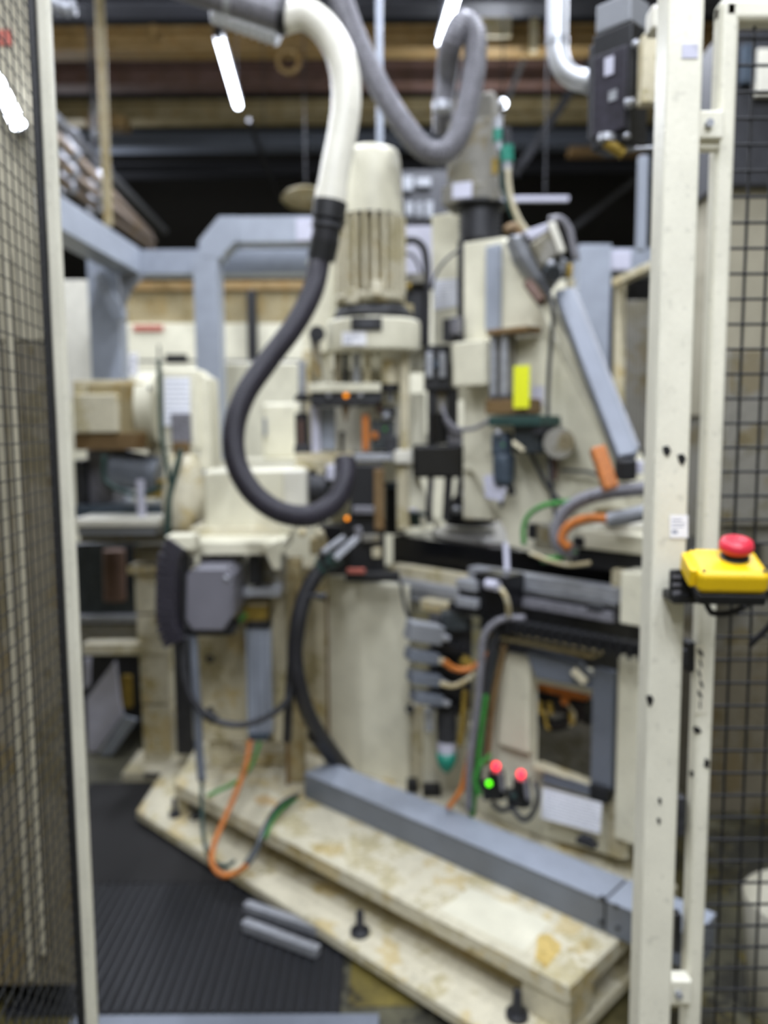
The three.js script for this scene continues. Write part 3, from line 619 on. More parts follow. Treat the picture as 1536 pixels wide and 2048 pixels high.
  thing('valve_cluster', 'cluster of small grey and pale fittings at the right of the work chamber', 'valve', [P('body', M.glassGrey, fb(744, 840, 790, 900, D + 0.02, 0.06)), P('fitting', M.alu, ball(c(772, 832), px(9))), P('fitting', M.green, ball(c(770, 858), px(4))), P('block', M.black, fb(762, 812, 792, 836, D, 0.06)), P('cap', M.dark, fb(770, 872, 796, 906, D - 0.02, 0.05)), P('tube', M.rust, rod(c(756, 800), c(758, 826), px(6)))]);
  thing('air_cylinder', 'cream and black air cylinder under the right side of the press head', 'cylinder', [P('barrel', M.ivory, rod(c(780, 716), c(780, 768), px(17))), P('cap', M.white, rod(c(782, 704), c(782, 720), px(22))), P('gland', M.black, rod(c(780, 768), c(780, 784), px(18))), P('stem', M.steel, rod(c(780, 784), c(780, 804), px(7)))]);
  thing('tie_column', 'slim tan upright tie column right of the work chamber', 'column', [P('column', M.ivory, fb(800, 704, 818, 910, D - 0.02, 0.06)), P('foot', M.white, fb(788, 900, 826, 928, D - 0.05, 0.1, 0.01)), P('lower_column', M.ivory, fb(794, 928, 818, 1060, D - 0.02, 0.06))]);
  one('cream_link', 'tapered cream link plate right of the tie column', 'plate', M.cream, polyF([[820, 930], [832, 930], [854, 1000], [852, 1022], [836, 1024], [822, 990]], D - 0.02, 0.03));
  thing('shock_absorber', 'dark vertical shock absorber left of the press head', 'damper', [P('eye', M.dark, rod(at(634, 668, D + 0.02), at(634, 668, D - 0.03), px(16))), P('body', M.dirtyGrey, bar(c(630, 676), c(636, 760), 0.034, 0.03)), P('arm', M.tan, bar(c(624, 712), c(640, 756), 0.018, 0.04))]);
  thing('side_cylinder', 'bright slim air cylinder standing left of the tooling plate', 'cylinder', [P('barrel', M.alu, rod(c(604, 722), c(604, 790), px(8))), P('cap', M.dark, rod(c(604, 788), c(604, 800), px(11))), P('rod', M.steel, rod(c(604, 800), c(604, 826), px(4))), P('mount', M.dark, fb(588, 792, 620, 802, D, 0.05))]);
  thing('drop_bracket', 'dark bracket with brown strip left of the work chamber', 'bracket', [P('plate', M.black, fb(590, 826, 616, 906, D, 0.05)), P('strip', M.rust, fb(598, 840, 606, 890, D - 0.01, 0.02)), P('foot', M.dark, fb(588, 890, 618, 908, D - 0.03, 0.08))]);
}
thing('cable_box', 'black junction box and hooped cable duct between motor and servo tower', 'box', [
  P('box', M.dark, fb(796, 560, 858, 690, 3.2, 0.12, 0.008)), P('white_panel', M.lavender, fb(800, 452, 868, 570, 3.45, 0.02)), P('cap', M.gold, rod(at(804, 572, 3.15), at(822, 572, 3.15), 0.014)), P('bracket', M.dirtyGrey, fb(800, 546, 850, 566, 3.15, 0.08)),
  P('hoop', M.blackHose, cable([[806, 484], [828, 480], [846, 494], [853, 530], [853, 600], [852, 690]], 3.16, 0.014)), P('inner_cable', M.dark, cable([[808, 506], [826, 512], [840, 540], [846, 580]], 3.2, 0.006)),
]);
thing('far_rack', 'blurred grey equipment rack far behind the servo motor', 'rack', [P('frame', M.dark, fb(798, 340, 900, 446, 6.0, 0.3)), P('pole', M.black, rod(at(880, 342, 6.15), at(880, 342, 6.15).setY(6.6), 0.008)), ...[[806, 352, 826, 380], [832, 356, 862, 372], [812, 404, 826, 430], [834, 404, 844, 432], [852, 402, 866, 434]].map(([a, b, c, d]) => P('module', M.grey, fb(a, b, c, d, 5.95, 0.06)))]);
thing('roof_disc', 'round cream dish under the dark roof left of the white elbow duct', 'dish', [P('dish', M.ivory, lathe([[0, 0.0], [0.18, 0], [0.19, 0.012], [0, 0.04]], at(614, 396, 6.2), new V3(0, -0.97, 0.2))), P('stem', M.dark, rod(at(612, 394, 6.25), at(612, 394, 6.25).setY(6.6), 0.004))]);

// ---------- servo tower and gusset ----------
{
  const v = 2.25, d0 = 2.95;
  thing('servo_tower', 'tall cream tower plate with long sloping gusset standing before the black table', 'tower', [
    P('web_plate', M.cream, polyV([[926, 486], [1006, 474], [1040, 520], [1086, 586], [1190, 780], [1262, 930], [1282, 985], [1286, 1050], [1150, 1128], [1066, 1108], [1016, 1092], [1010, 1062], [966, 986], [944, 942], [926, 940]], v, 0.03, null, 0.004)),
    P('flange', M.cream, bar(onV(1052, 556, v).addScaledVector(W, 0.06), onV(1270, 975, v).addScaledVector(W, 0.06), 0.012, 0.16, W), [], 'sloping cream flange along the gusset edge'),
    P('mast', M.cream, vb(926, 486, 1008, 1040, v + 0.03, 0.12, 0.006)),
    P('rail', M.frame, vb(970, 490, 998, 660, v - 0.02, 0.02), [], 'blue-grey linear rail'),
    P('rear_plate', M.cream, polyV([[862, 432], [918, 422], [918, 800], [868, 800]], v + 0.2, 0.04), [], 'cream rear plate with white notice'),
    P('edge_strip', M.dark, vb(914, 480, 926, 690, v + 0.08, 0.05)),
    P('foot_block', M.ivory, vb(926, 930, 944, 1040, v + 0.04, 0.1)),
  ]);
  one('tower_notice', 'white notice sheet on the cream rear plate left of the servo tower', 'notice', M.paper, sheet(onV(868, 560, v + 0.195), onV(916, 556, v + 0.195), onV(916, 612, v + 0.195), onV(868, 620, v + 0.195)));
  const m = (x0, y0, x1, y1, dz, t, r) => fb(x0, y0, x1, y1, d0 + dz, t, r, -0.35);
  thing('servo_motor', 'dirty grey square servo motor with teal connectors on top of the tower', 'motor', [
    P('body', M.dirtyGrey, m(904, 236, 998, 372, 0, 0.13, 0.01)), P('head', M.dirtyGrey, m(944, 182, 998, 240, 0.02, 0.09, 0.016)), P('flange', M.dirtyGrey, m(896, 366, 1004, 404, -0.01, 0.15, 0.006)),
    P('name_plate', M.lavender, sheet(at(905, 366, d0 - 0.025), at(944, 362, d0 - 0.015), at(944, 394, d0 - 0.015), at(905, 397, d0 - 0.025))),
    P('lens', M.chrome, ball(at(1003, 208, d0 - 0.01), 0.014)), P('yellow_seal', M.gold, rod(at(990, 318, d0 - 0.05), at(990, 348, d0 - 0.05), 0.012)),
  ]);
  thing('cable_connector', 'teal and white cable connector at the side of the servo motor, upper one', 'connector', [P('shell', M.alu, rod(at(996, 238, 2.86), at(997, 262, 2.86), 0.016)), P('ring', M.teal, rod(at(997, 260, 2.86), at(998, 284, 2.86), 0.02)), P('tail', M.alu, rod(at(998, 284, 2.86), at(1000, 302, 2.86), 0.015))]);
  thing('cable_connector', 'teal and white cable connector at the side of the servo motor, lower one', 'connector', [P('ring', M.teal, rod(at(1014, 292, 2.84), at(1015, 324, 2.84), 0.021)), P('shell', M.alu, rod(at(1015, 322, 2.84), at(1016, 340, 2.84), 0.016)), P('cap', M.dark, rod(at(1012, 256, 2.84), at(1014, 292, 2.84), 0.014))]);
  one('servo_cable', 'green cable dropping from the servo motor to the tilted drive unit', 'cable', M.darkGreen, cable([[1001, 300], [1003, 340], [1010, 390], [1026, 430], [1050, 464]], 2.85, 0.008));
  one('servo_cable', 'beige cable dropping from the lower teal connector to the tilted drive unit', 'cable', M.ivory, cable([[1016, 338], [1018, 372], [1026, 410], [1042, 446], [1058, 466]], 2.83, 0.009));
  thing('bellows', 'dark ribbed bellows between servo motor and tower', 'bellows', [
    P('cap', M.black, lathe([[0, 0], [0.095, 0], [0.1, 0.012], [0.088, 0.02], [0, 0.02]], at(958, 418, d0 + 0.06))),
    P('folds', M.dark, lathe([[0, 0], ...Array.from({ length: 17 }, (_, i) => [i % 2 ? 0.066 : 0.076, i * 0.0085]), [0, 0.136]], at(960, 486, d0 + 0.06))),
  ]);
  thing('tilted_drive', 'grey tilted drive unit with white edge at the top of the sloping gusset', 'drive unit', [
    P('body', M.dirtyGrey, polyF([[1061, 487], [1098, 460], [1120, 506], [1084, 536]], 2.52, 0.14, null, 0.008)),
    P('edge', M.white, polyF([[1096, 446], [1111, 442], [1132, 502], [1118, 506]], 2.51, 0.13)), P('top', M.lavender, polyF([[1046, 463], [1097, 445], [1102, 458], [1062, 480]], 2.53, 0.14)),
    P('lower_body', M.grey, polyF([[1022, 470], [1046, 466], [1062, 487], [1084, 536], [1106, 538], [1120, 508], [1138, 520], [1126, 552], [1100, 586], [1072, 562], [1038, 512]], 2.56, 0.12, null, 0.01)), P('nose', M.glassGrey, rod(at(1106, 548, 2.5), at(1100, 530, 2.56), 0.026)), P('bolt', M.alu, ball(at(1102, 528, 2.505), 0.012)),
    P('clip', M.gold, fb(1134, 528, 1146, 552, 2.6, 0.03)), P('clip', M.ivory, fb(1136, 556, 1150, 576, 2.6, 0.03)), P('hook', M.rust, rod(at(1056, 566, 2.56), at(1084, 604, 2.5), 0.016)),
    P('elbow_tube', M.brown, cable([[1010, 462], [1030, 452], [1040, 470], [1036, 500]], 2.66, 0.014)), P('pipe_loop', M.greyHose, cable([[1098, 440], [1122, 438], [1138, 458], [1146, 490], [1154, 520]], 2.66, 0.012)),
  ]);
  one('hanging_cable', 'thin grey cable looping down the face of the gusset', 'cable', M.dark, cableV([[1040, 500, 2.2], [1078, 560, 2.18], [1102, 596, 2.17], [1106, 640, 2.17], [1098, 740, 2.18], [1096, 850, 2.18], [1100, 940, 2.18], [1106, 1000, 2.18], [1112, 1040, 2.18]], 2.18, 0.007));
  one('arc_cable', 'thin arched cable between the rear plate and the bellows', 'cable', M.dark, cable([[862, 580], [872, 548], [896, 516], [930, 496], [968, 488]], 2.88, 0.005));
  thing('diagonal_channel', 'blue-grey aluminium channel sloping down behind the gusset to the right post', 'channel', [
    P('face', M.duct, bar(at(1126, 588, 2.6), at(1254, 918, 2.25), 0.055, 0.05, new V3(0, 0, 1))), P('lip', M.grey, bar(at(1142, 578, 2.63), at(1272, 905, 2.28), 0.018, 0.05, new V3(0, 0, 1))),
    P('end', M.black, fb(1238, 918, 1276, 962, 2.2, 0.05, 0.01)), P('end_fitting', M.lavender, fb(1262, 922, 1288, 948, 2.22, 0.05)),
  ]);
  one('orange_bumper', 'upright orange bumper at the foot of the diagonal channel', 'bumper', M.orange, bar(at(1194, 896, 2.18), at(1222, 978, 2.14), 0.038, 0.04));
  thing('control_box', 'cream square control box on the left edge of the servo tower', 'box', [P('box', M.cream, vb(905, 682, 968, 772, v - 0.09, 0.1, 0.006)), P('side_slot', M.dark, vb(884, 636, 922, 682, v - 0.02, 0.05)), P('tab', M.greyHose, vb(900, 634, 914, 668, v - 0.05, 0.03))]);
  thing('hung_cylinder', 'slim grey double cylinder hanging under a brown bar on the tower', 'cylinder', [
    P('bar', M.brown, vb(972, 655, 1056, 667, v - 0.09, 0.08)), P('barrel', M.alu, rod(onV(988, 668, v - 0.06), onV(986, 796, v - 0.06), 0.012)), P('barrel', M.alu, rod(onV(1010, 668, v - 0.06), onV(1008, 796, v - 0.06), 0.013)), P('back', M.dirtyGrey, vb(978, 668, 1022, 796, v - 0.035, 0.03)),
    P('foot', M.brown, vb(970, 798, 1052, 828, v - 0.1, 0.09)), P('end', M.dark, vb(978, 790, 1020, 800, v - 0.08, 0.06)),
  ]);
  one('yellow_tag', 'bright yellow tag hanging beside the grey cylinder on the tower', 'tag', M.tag, vb(1027, 731, 1058, 816, v - 0.12, 0.004));
  one('white_tag', 'pale square tag on the gusset right of the bright yellow tag', 'tag', M.lavender, vb(1064, 772, 1086, 812, v - 0.006, 0.004));
  thing('filter_regulator', 'slate grey filter regulator bowl under a dark bracket on the tower', 'regulator', [
    P('bracket', M.darkGreen, vb(976, 832, 1080, 852, v - 0.13, 0.12)), P('bonnet', M.blueGrey, lathe([[0, -0.075], [0.026, -0.075], [0.034, -0.06], [0.034, 0], [0.026, 0.01], [0, 0.01]], onV(1004, 870, v - 0.08))),
    P('bowl', M.blueGrey, lathe([[0, -0.075], [0.028, -0.075], [0.035, -0.055], [0.037, 0.02], [0.03, 0.03], [0, 0.03]], onV(1008, 926, v - 0.08))), P('valve_block', M.glassGrey, vb(1026, 850, 1078, 906, v - 0.1, 0.09)),
    P('rib', M.dark, vb(1064, 846, 1082, 870, v - 0.12, 0.03)), P('lever', M.ivory, bar(onV(1026, 884, v - 0.12), onV(1048, 902, v - 0.12), 0.014, 0.012)), P('drain', M.black, rod(onV(1020, 968, v - 0.06), onV(1024, 990, v - 0.06), 0.012)), P('port', M.dark, rod(onV(1006, 960, v - 0.06), onV(1002, 1014, v - 0.06), 0.008)),
    P('top_cap', M.alu, ball(onV(996, 866, v - 0.13), 0.01)), P('mark', M.green, ball(onV(1006, 890, v - 0.125), 0.005)),
  ]);
  thing('gauge', 'round dirty pressure gauge right of the filter regulator', 'gauge', [P('case', M.dirtyGrey, rod(onV(1118, 886, v - 0.08), onV(1118, 886, v), 0.048)), P('stem', M.tan, rod(onV(1080, 886, v - 0.04), onV(1112, 886, v - 0.04), 0.02)), P('nut', M.rust, rod(onV(1108, 910, v - 0.03), onV(1106, 960, v - 0.03), 0.014))]);
  one('white_card', 'white card wired to the bottom of the filter regulator', 'card', M.lavender, polyV([[966, 952], [1002, 946], [1012, 980], [1004, 1004], [970, 996]], v - 0.1, 0.004));
  one('grey_cable', 'dark cable running from the valve block down the gusset', 'cable', M.dark, cableV([[1060, 904], [1078, 940], [1096, 972], [1120, 1000], [1150, 1010]], v - 0.03, 0.007));
  one('grey_cable', 'thin dark cable crossing the gusset to the orange bumper', 'cable', M.dark, cableV([[1124, 940], [1150, 942], [1178, 944], [1212, 958]], v - 0.03, 0.005));
  one('loop_cable', 'pale grey cable from the control box to the filter bracket', 'cable', M.greyHose, cableV([[884, 812], [896, 842], [920, 858], [950, 856], [976, 842]], v - 0.1, 0.007));

  // vertical spindle left of the tower
  thing('vertical_spindle', 'black vertical gripper spindle hanging left of the servo tower', 'spindle', [
    P('slide', M.black, fb(850, 690, 902, 780, 2.98, 0.1)), P('arm', M.dark, fb(858, 700, 896, 760, 3.08, 0.2)), P('clamp', M.alu, fb(852, 704, 866, 756, 2.96, 0.03, 0.006)), P('clamp', M.alu, fb(878, 704, 892, 756, 2.96, 0.03, 0.006)), P('bridge', M.blueGrey, fb(864, 722, 880, 736, 2.955, 0.02)),
    P('stem', M.black, fb(856, 780, 874, 900, 3.0, 0.05)), P('stem', M.black, fb(894, 776, 916, 900, 3.0, 0.05)), P('motor', M.gloss, rod(at(878, 826, 2.98), at(880, 888, 2.98), 0.03)), P('shaft', M.dirtyGrey, fb(874, 780, 894, 830, 3.02, 0.04)),
    P('turret', M.gloss, fb(826, 890, 929, 956, 2.93, 0.14, 0.012)), P('finger', M.dark, bar(at(862, 946, 2.96), at(858, 1018, 2.96), 0.022, 0.03)), P('finger', M.black, bar(at(898, 946, 2.96), at(892, 1042, 2.96), 0.03, 0.03)),
    P('tip', M.black, rod(at(858, 1016, 2.96), at(859, 1046, 2.96), 0.012)), P('cable_loop', M.greyHose, cable([[888, 830], [896, 852], [916, 866], [926, 856]], 2.94, 0.006)),
  ]);
  thing('spindle_bracket', 'cream stepped bracket plate behind the black gripper spindle', 'bracket', [P('plate', M.cream, polyF([[822, 786], [850, 786], [850, 866], [864, 876], [864, 892], [822, 892]], 3.1, 0.05)), P('block', M.ivory, fb(872, 770, 890, 840, 3.12, 0.05)), P('grey_block', M.greyHose, fb(896, 858, 926, 890, 2.96, 0.04))]);
}

// ---------- rotary table ----------
{
  const h = 1.08, vT = 2.285, q0 = onH(769, 1071, h), u0 = q0.dot(U), cT = onH(905, 1066, h);
  thing('rotary_table', 'black rotary indexing table with dull steel top disc', 'table', [
    P('skirt', M.gloss, mb(u0, -1.02, vT, vT + 0.75, h - 0.125, h - 0.004, 0.006)), P('top_disc', M.disc, lathe([[0, -0.01], [0.36, -0.01], [0.36, 0.004], [0.35, 0.008], [0, 0.008]], uv(u0 + 0.36, vT + 0.37, h), null, 64)),
    P('hub', M.dark, lathe([[0, 0], [0.09, 0], [0.085, 0.05], [0, 0.05]], uv(u0 + 0.36, vT + 0.45, h), null, 40)),
    P('pedestal', M.dark, lathe([[0.3, 0.19], [0.3, 0.955], [0, 0.955]], new V3(uv(u0 + 0.5, vT + 0.45, 0).x, 0, uv(u0 + 0.5, vT + 0.45, 0).z), null, 40)),
  ]);
  thing('work_nest', 'dark cylindrical work nest with light rim on the table under the tray', 'nest', [P('body', M.gloss, rod(at(790, 972, 3.2), at(790, 1066, 3.2), 0.042)), P('rim', M.blueGrey, rod(at(790, 964, 3.2), at(790, 974, 3.2), 0.044)), P('ring', M.lavender, rod(at(826, 1018, 3.25), at(826, 1026, 3.25), 0.04))]);
  thing('work_nest', 'dark work nest with shiny bolts at the right of the gripper fingers', 'nest', [P('body', M.dark, lathe([[0, 0], [0.1, 0], [0.1, 0.07], [0.06, 0.12], [0.05, 0.2], [0, 0.2]], at(940, 1048, 3.25))), P('bolt', M.chrome, ball(at(931, 990, 3.12), 0.018)), P('bolt', M.alu, ball(at(912, 1020, 3.12), 0.016)), P('bolt', M.alu, ball(at(938, 1020, 3.12), 0.016))]);
  thing('table_pin', 'pair of short cream pins on the table edge under the gripper', 'pin', [P('pin', M.cream, rod(at(848, 1058, 3.05), at(846, 1034, 3.05), 0.012)), P('pin', M.cream, rod(at(874, 1056, 3.05), at(872, 1036, 3.05), 0.012))]);
  thing('nest_block', 'dark green block with gold screw beside the left work nest', 'block', [P('block', M.darkGreen, fb(806, 1026, 852, 1054, 3.18, 0.08)), P('screw', M.gold, ball(at(818, 1050, 3.12), 0.008))]);
  // station over the right end
  thing('slide_beam', 'bright cream beam with black end slot lying on the table at right', 'beam unit', [
    P('beam', M.cream, vb(1146, 1066, 1300, 1104, 2.12, 0.12, 0.006)), P('top_cover', M.white, polyV([[1180, 1050], [1300, 1046], [1300, 1078], [1168, 1078]], 2.16, 0.1)), P('slot', M.black, vb(1146, 1074, 1166, 1094, 2.112, 0.02)), P('under', M.black, vb(1140, 1104, 1300, 1142, 2.13, 0.12)), P('rear_block', M.ivory, vb(1200, 1020, 1300, 1066, 2.3, 0.08)),
  ]);
  thing('limit_switch', 'dirty grey limit switch with black plug left of the cream beam', 'switch', [P('body', M.dirtyGrey, vb(1068, 1048, 1112, 1100, 2.14, 0.06)), P('plug', M.black, vb(1054, 1048, 1070, 1078, 2.13, 0.05)), P('top', M.tan, vb(1188, 1018, 1232, 1034, 2.12, 0.05))]);
  one('ribbed_conduit', 'grey ribbed conduit bending round the orange conduit beside the cream beam', 'conduit', M.greyHose, sweep([[1300, 976], [1240, 982], [1180, 994], [1138, 1016], [1116, 1048], [1112, 1078], [1126, 1100], [1150, 1104]].map(([x, y]) => onV(x, y, 2.06)), 0.019, { pitch: 0.009, amp: 0.08 }));
  one('ribbed_conduit', 'orange ribbed conduit bent in a half loop above the cream beam', 'conduit', M.orange, sweep([[1222, 1040], [1190, 1036], [1156, 1042], [1132, 1058], [1124, 1080], [1140, 1096]].map(([x, y]) => onV(x, y, 2.04)), 0.013, { pitch: 0.008, amp: 0.1 }));
  one('ribbed_conduit', 'grey conduit socket running behind the right post from the orange conduit', 'conduit', M.grey, sweep([[1220, 1040], [1260, 1032], [1310, 1020]].map(([x, y]) => onV(x, y, 2.04)), 0.022, { pitch: 0.009, amp: 0.06 }));
  one('green_cable', 'bright green cable arching left of the grey ribbed conduit', 'cable', M.green, cableV([[1176, 994], [1130, 1004], [1086, 1012], [1058, 1030], [1047, 1056], [1048, 1090]], 2.1, 0.008));
  one('green_cable', 'short bright green cable under the limit switch', 'cable', M.green, cableV([[1084, 1120], [1110, 1118], [1136, 1108], [1150, 1100]], 2.06, 0.01));
  one('cream_wire', 'thin cream wire under the bright green cable along the table edge', 'wire', M.ivory, cableV([[1060, 1106], [1100, 1122], [1140, 1130], [1180, 1126]], 2.05, 0.006));
  one('hanger_rod', 'pale vertical rod dropping from the tower foot to the aluminium rail', 'rod', M.lavender, rod(onV(1012, 1088, 2.2), onV(1015, 1156, 2.12), 0.009));
}

// ---------- rail, drag chain and fittings under the table ----------
{
  const v = 2.08;
  const r0 = onV(936, 1150, v), r1 = onV(1242, 1200, v), hr = (r0.y + r1.y) / 2, ua = r0.dot(U), ub = r1.dot(U);
  thing('linear_rail', 'grooved aluminium linear rail running under the table edge to the right post', 'rail', [
    P('profile', M.alu, mb(ua, ub, v, v + 0.05, hr - 0.012, hr + 0.03, 0.003)), P('groove', M.steel, mb(ua + 0.01, ub - 0.01, v - 0.006, v + 0.01, hr - 0.026, hr - 0.012, 0.002)), P('lower_lip', M.greyHose, mb(ua + 0.12, ub - 0.02, v - 0.012, v + 0.03, hr - 0.07, hr - 0.04, 0.003)), P('carriage', M.dark, mb(ua + 0.05, ub, v + 0.02, v + 0.08, hr - 0.08, hr - 0.012, 0.003)), P('stud', M.dark, mb(ub - 0.1, ub - 0.05, v - 0.014, v, hr - 0.045, hr - 0.025)),
  ]);
  thing('rail_post', 'cream bracket block at the right end of the aluminium rail', 'bracket', [P('block', M.cream, vb(1240, 1146, 1300, 1252, v - 0.03, 0.1)), P('upper', M.ivory, vb(1222, 1140, 1250, 1176, v + 0.02, 0.08)), P('lower', M.cream, vb(1232, 1310, 1300, 1690, v - 0.02, 0.1))]);
  const links = [], a = onV(968, 1240, v - 0.07), b = onV(1300, 1302, v - 0.07), n = 18;
  for (let i = 0; i < n; i++) {
    const p = a.clone().lerp(b, (i + 0.5) / n), e = b.clone().sub(a).normalize(), l = a.distanceTo(b) / n;
    links.push(P('link', M.black, [bar(p.clone().addScaledVector(e, -l * 0.44), p.clone().addScaledVector(e, l * 0.44), 0.036, 0.05, W), bar(p.clone().addScaledVector(e, -l * 0.2).addScaledVector(W, -0.028), p.clone().addScaledVector(e, l * 0.2).addScaledVector(W, -0.028), 0.05, 0.008, W)]));
  }
  thing('drag_chain', 'black plastic drag chain lying under the aluminium rail', 'chain', [...links, P('tray', M.tan, bar(onV(990, 1268, v - 0.04), onV(1196, 1310, v - 0.04), 0.012, 0.06, W))]);
  thing('plug_stack', 'black connector stack with two pale blocks at the left end of the rail', 'connector', [P('housing', M.gloss, vb(948, 1150, 1012, 1232, v - 0.1, 0.1)), P('block', M.alu, vb(910, 1160, 950, 1182, v - 0.12, 0.05, 0.006)), P('block', M.alu, vb(910, 1196, 952, 1216, v - 0.12, 0.05, 0.006)), P('core', M.black, vb(916, 1178, 948, 1200, v - 0.1, 0.05)), P('foot', M.black, vb(896, 1210, 960, 1228, v - 0.09, 0.08)), P('coupling', M.lavender, rod(onV(974, 1168, v - 0.13), onV(996, 1172, v - 0.13), 0.016))]);
  one('yellow_wire', 'short yellowish wire curling down from the black connector stack', 'wire', M.ivory, cableV([[1000, 1176, 1.93], [1010, 1190, 1.93], [1016, 1210, 1.94], [1018, 1232, 1.96]], 1.94, 0.008));
  thing('slide_base', 'grey steel slide rail along the top of the cream cover column', 'rail', [P('rail', M.alu, vb(742, 1166, 930, 1184, 2.13, 0.06)), P('lower', M.grey, vb(760, 1184, 930, 1206, 2.14, 0.06)), P('tan_bar', M.ivory, vb(780, 1140, 930, 1164, 2.18, 0.05)), P('bracket', M.ivory, vb(840, 1206, 930, 1228, 2.09, 0.05)), P('red_clip', M.redPrint, fb(694, 1138, 730, 1148, 2.7, 0.02)), P('clamp', M.black, fb(690, 1146, 800, 1164, 2.74, 0.05))]);
}

// ---------- cover column, valves, panel with opening ----------
{
  const C = (px, d) => { const r = ray(px, 1300); return [r.x * d, -d]; };
  const top = at(740, 1168, 2.9).y, bot = 0.191;
  thing('cover_shroud', 'cream faceted sheet metal column under the left part of the table', 'column', [
    P('left_face', M.ivory, polyH([C(574, 3.22), C(658, 3.06), C(672, 3.2), C(592, 3.36)], bot, top + 0.02, 0.003)),
    P('middle_face', M.cream, polyH([C(658, 3.06), C(722, 2.94), C(734, 3.07), C(672, 3.2)], bot, top, 0.003)),
    P('right_face', M.cream, polyH([C(722, 2.94), C(818, 2.84), C(826, 2.98), C(734, 3.08)], bot, top, 0.003)),
    P('edge', M.ivory, fbd(822, 1410, 846, 0.191, 2.8, 0.04)), P('gap_panel', M.cream, fbd(846, 1400, 940, 0.191, 2.8, 0.03)), P('seam', M.brown, fb(653, 1190, 657, 1510, 3.05, 0.01)),
    P('black_foot', M.black, fb(814, 1564, 836, 1586, 2.76, 0.04)), P('black_foot', M.black, fb(846, 1574, 882, 1596, 2.74, 0.04)), P('stud', M.black, rod(at(820, 1418, 2.82), at(820, 1418, 2.77), 0.016)),
  ]);
  const says = ['topmost and lightest of the four stacked grey valve plugs', 'second of the four stacked grey valve plugs, joined to the orange cable', 'third of the four stacked grey valve plugs', 'lowest of the four stacked grey valve plugs'];
  [[812, 1240, 884, 1288], [812, 1296, 876, 1326], [816, 1340, 880, 1370], [822, 1380, 884, 1408]].forEach(([x0, y0, x1, y1], i) => {
    const d = 2.5, p = (g) => g;
    thing('valve_plug', says[i], 'valve plug', [
      P('body', i ? M.duct : M.grey, p(block((x1 - x0) * d / FPX, (y1 - y0) * d / FPX * 0.8, 0.07, 0.006).rotateZ(-0.22).rotateY(0.3).translate(...at((x0 + x1) / 2, (y0 + y1) / 2, d).toArray()))),
      P('coil', M.black, block(0.1, 0.03, 0.06, 0.006).rotateZ(-0.3).rotateY(0.3).translate(...at(x1 + 10, y1 + 4, d + 0.06).toArray())), P('gland', i === 1 ? M.ivory : M.alu, rod(at(x1 - 10, (y0 + y1) / 2 + 4, d - 0.01), at(x1 + 14, (y0 + y1) / 2 + 14, d - 0.01), 0.011)),
    ], 'grey valve plugs stacked beside the cover column');
  });
  thing('valve_manifold', 'dark valve manifold block behind the stacked grey plugs', 'manifold', [P('block', M.dark, fb(860, 1236, 944, 1420, 2.62, 0.08)), P('top', M.glassGrey, fb(884, 1226, 936, 1262, 2.56, 0.06)), P('brass', M.gold, rod(at(922, 1318, 2.56), at(944, 1330, 2.56), 0.018))]);
  one('orange_cable', 'orange cable curving from the second valve plug to the cable bundle', 'cable', M.orange, cable([[888, 1322], [902, 1334], [926, 1340], [948, 1334], [970, 1318], [990, 1290]], 2.46, 0.01));
  one('cream_cable', 'cream cable from the third valve plug to the cable bundle', 'cable', M.ivory, cable([[880, 1366], [904, 1372], [930, 1362], [956, 1340]], 2.46, 0.008));
  thing('green_filter', 'dark air filter with deep green bowl below the valve plugs', 'filter', [P('body', M.dark, rod(at(893, 1420, 2.56), at(894, 1480, 2.56), 0.033)), P('ring', M.lavender, rod(at(893, 1480, 2.56), at(893, 1506, 2.56), 0.031)), P('bowl', M.teal, lathe([[0, -0.055], [0.008, -0.05], [0.026, -0.028], [0.033, -0.005], [0.033, 0.022], [0, 0.022]], at(893, 1516, 2.56))), P('side_port', M.alu, fb(850, 1424, 868, 1464, 2.55, 0.04))]);
  const strands = [['grey_cable', 'pale grey cable running down the bundle, leftmost of the bundle', M.greyHose, [[1050, 1236], [1000, 1240], [970, 1268], [962, 1330], [954, 1420], [940, 1520], [938, 1620]], 2.4, 0.011],
    ['grey_cable', 'darker grey cable of the bundle curving over the tray end', M.dark, [[1040, 1246], [1004, 1258], [984, 1300], [968, 1380], [956, 1470], [950, 1560], [944, 1630]], 2.44, 0.012],
    ['green_cable', 'green cable in the bundle left of the red lamp switches', M.green, [[972, 1390], [964, 1450], [956, 1520], [950, 1580], [944, 1632]], 2.42, 0.008],
    ['green_cable', 'yellow-green cable crossing the bundle to the left lamp switch', M.green, [[960, 1590], [950, 1560], [960, 1530], [982, 1510]], 2.38, 0.007],
    ['orange_cable', 'orange cable hanging low left of the cable bundle', M.orange, [[940, 1500], [932, 1540], [922, 1580], [904, 1606], [896, 1616]], 2.42, 0.009],
    ['yellow_cable', 'yellowish tube in the bundle behind the dark air filter', M.gold, [[930, 1380], [926, 1440], [920, 1490]], 2.5, 0.01],
    ['brown_cable', 'brown cable behind the cable bundle left of the service panel opening', M.brown, [[1010, 1286], [1000, 1330], [986, 1400], [978, 1470], [974, 1530]], 2.47, 0.011],
    ['olive_cable', 'dark olive cable in the middle of the cable bundle', M.glassGrey, [[992, 1300], [978, 1360], [966, 1430], [960, 1500], [956, 1580]], 2.46, 0.013],
    ['thin_cable', 'thin dark cable hanging over the top left of the cover column', M.dark, [[802, 1160], [806, 1190], [812, 1220], [822, 1246]], 2.6, 0.006]];
  for (const [n, l, m, list, d, r] of strands) one(n, l, 'cable', m, cable(list, d, r));
  const v = 2.1;
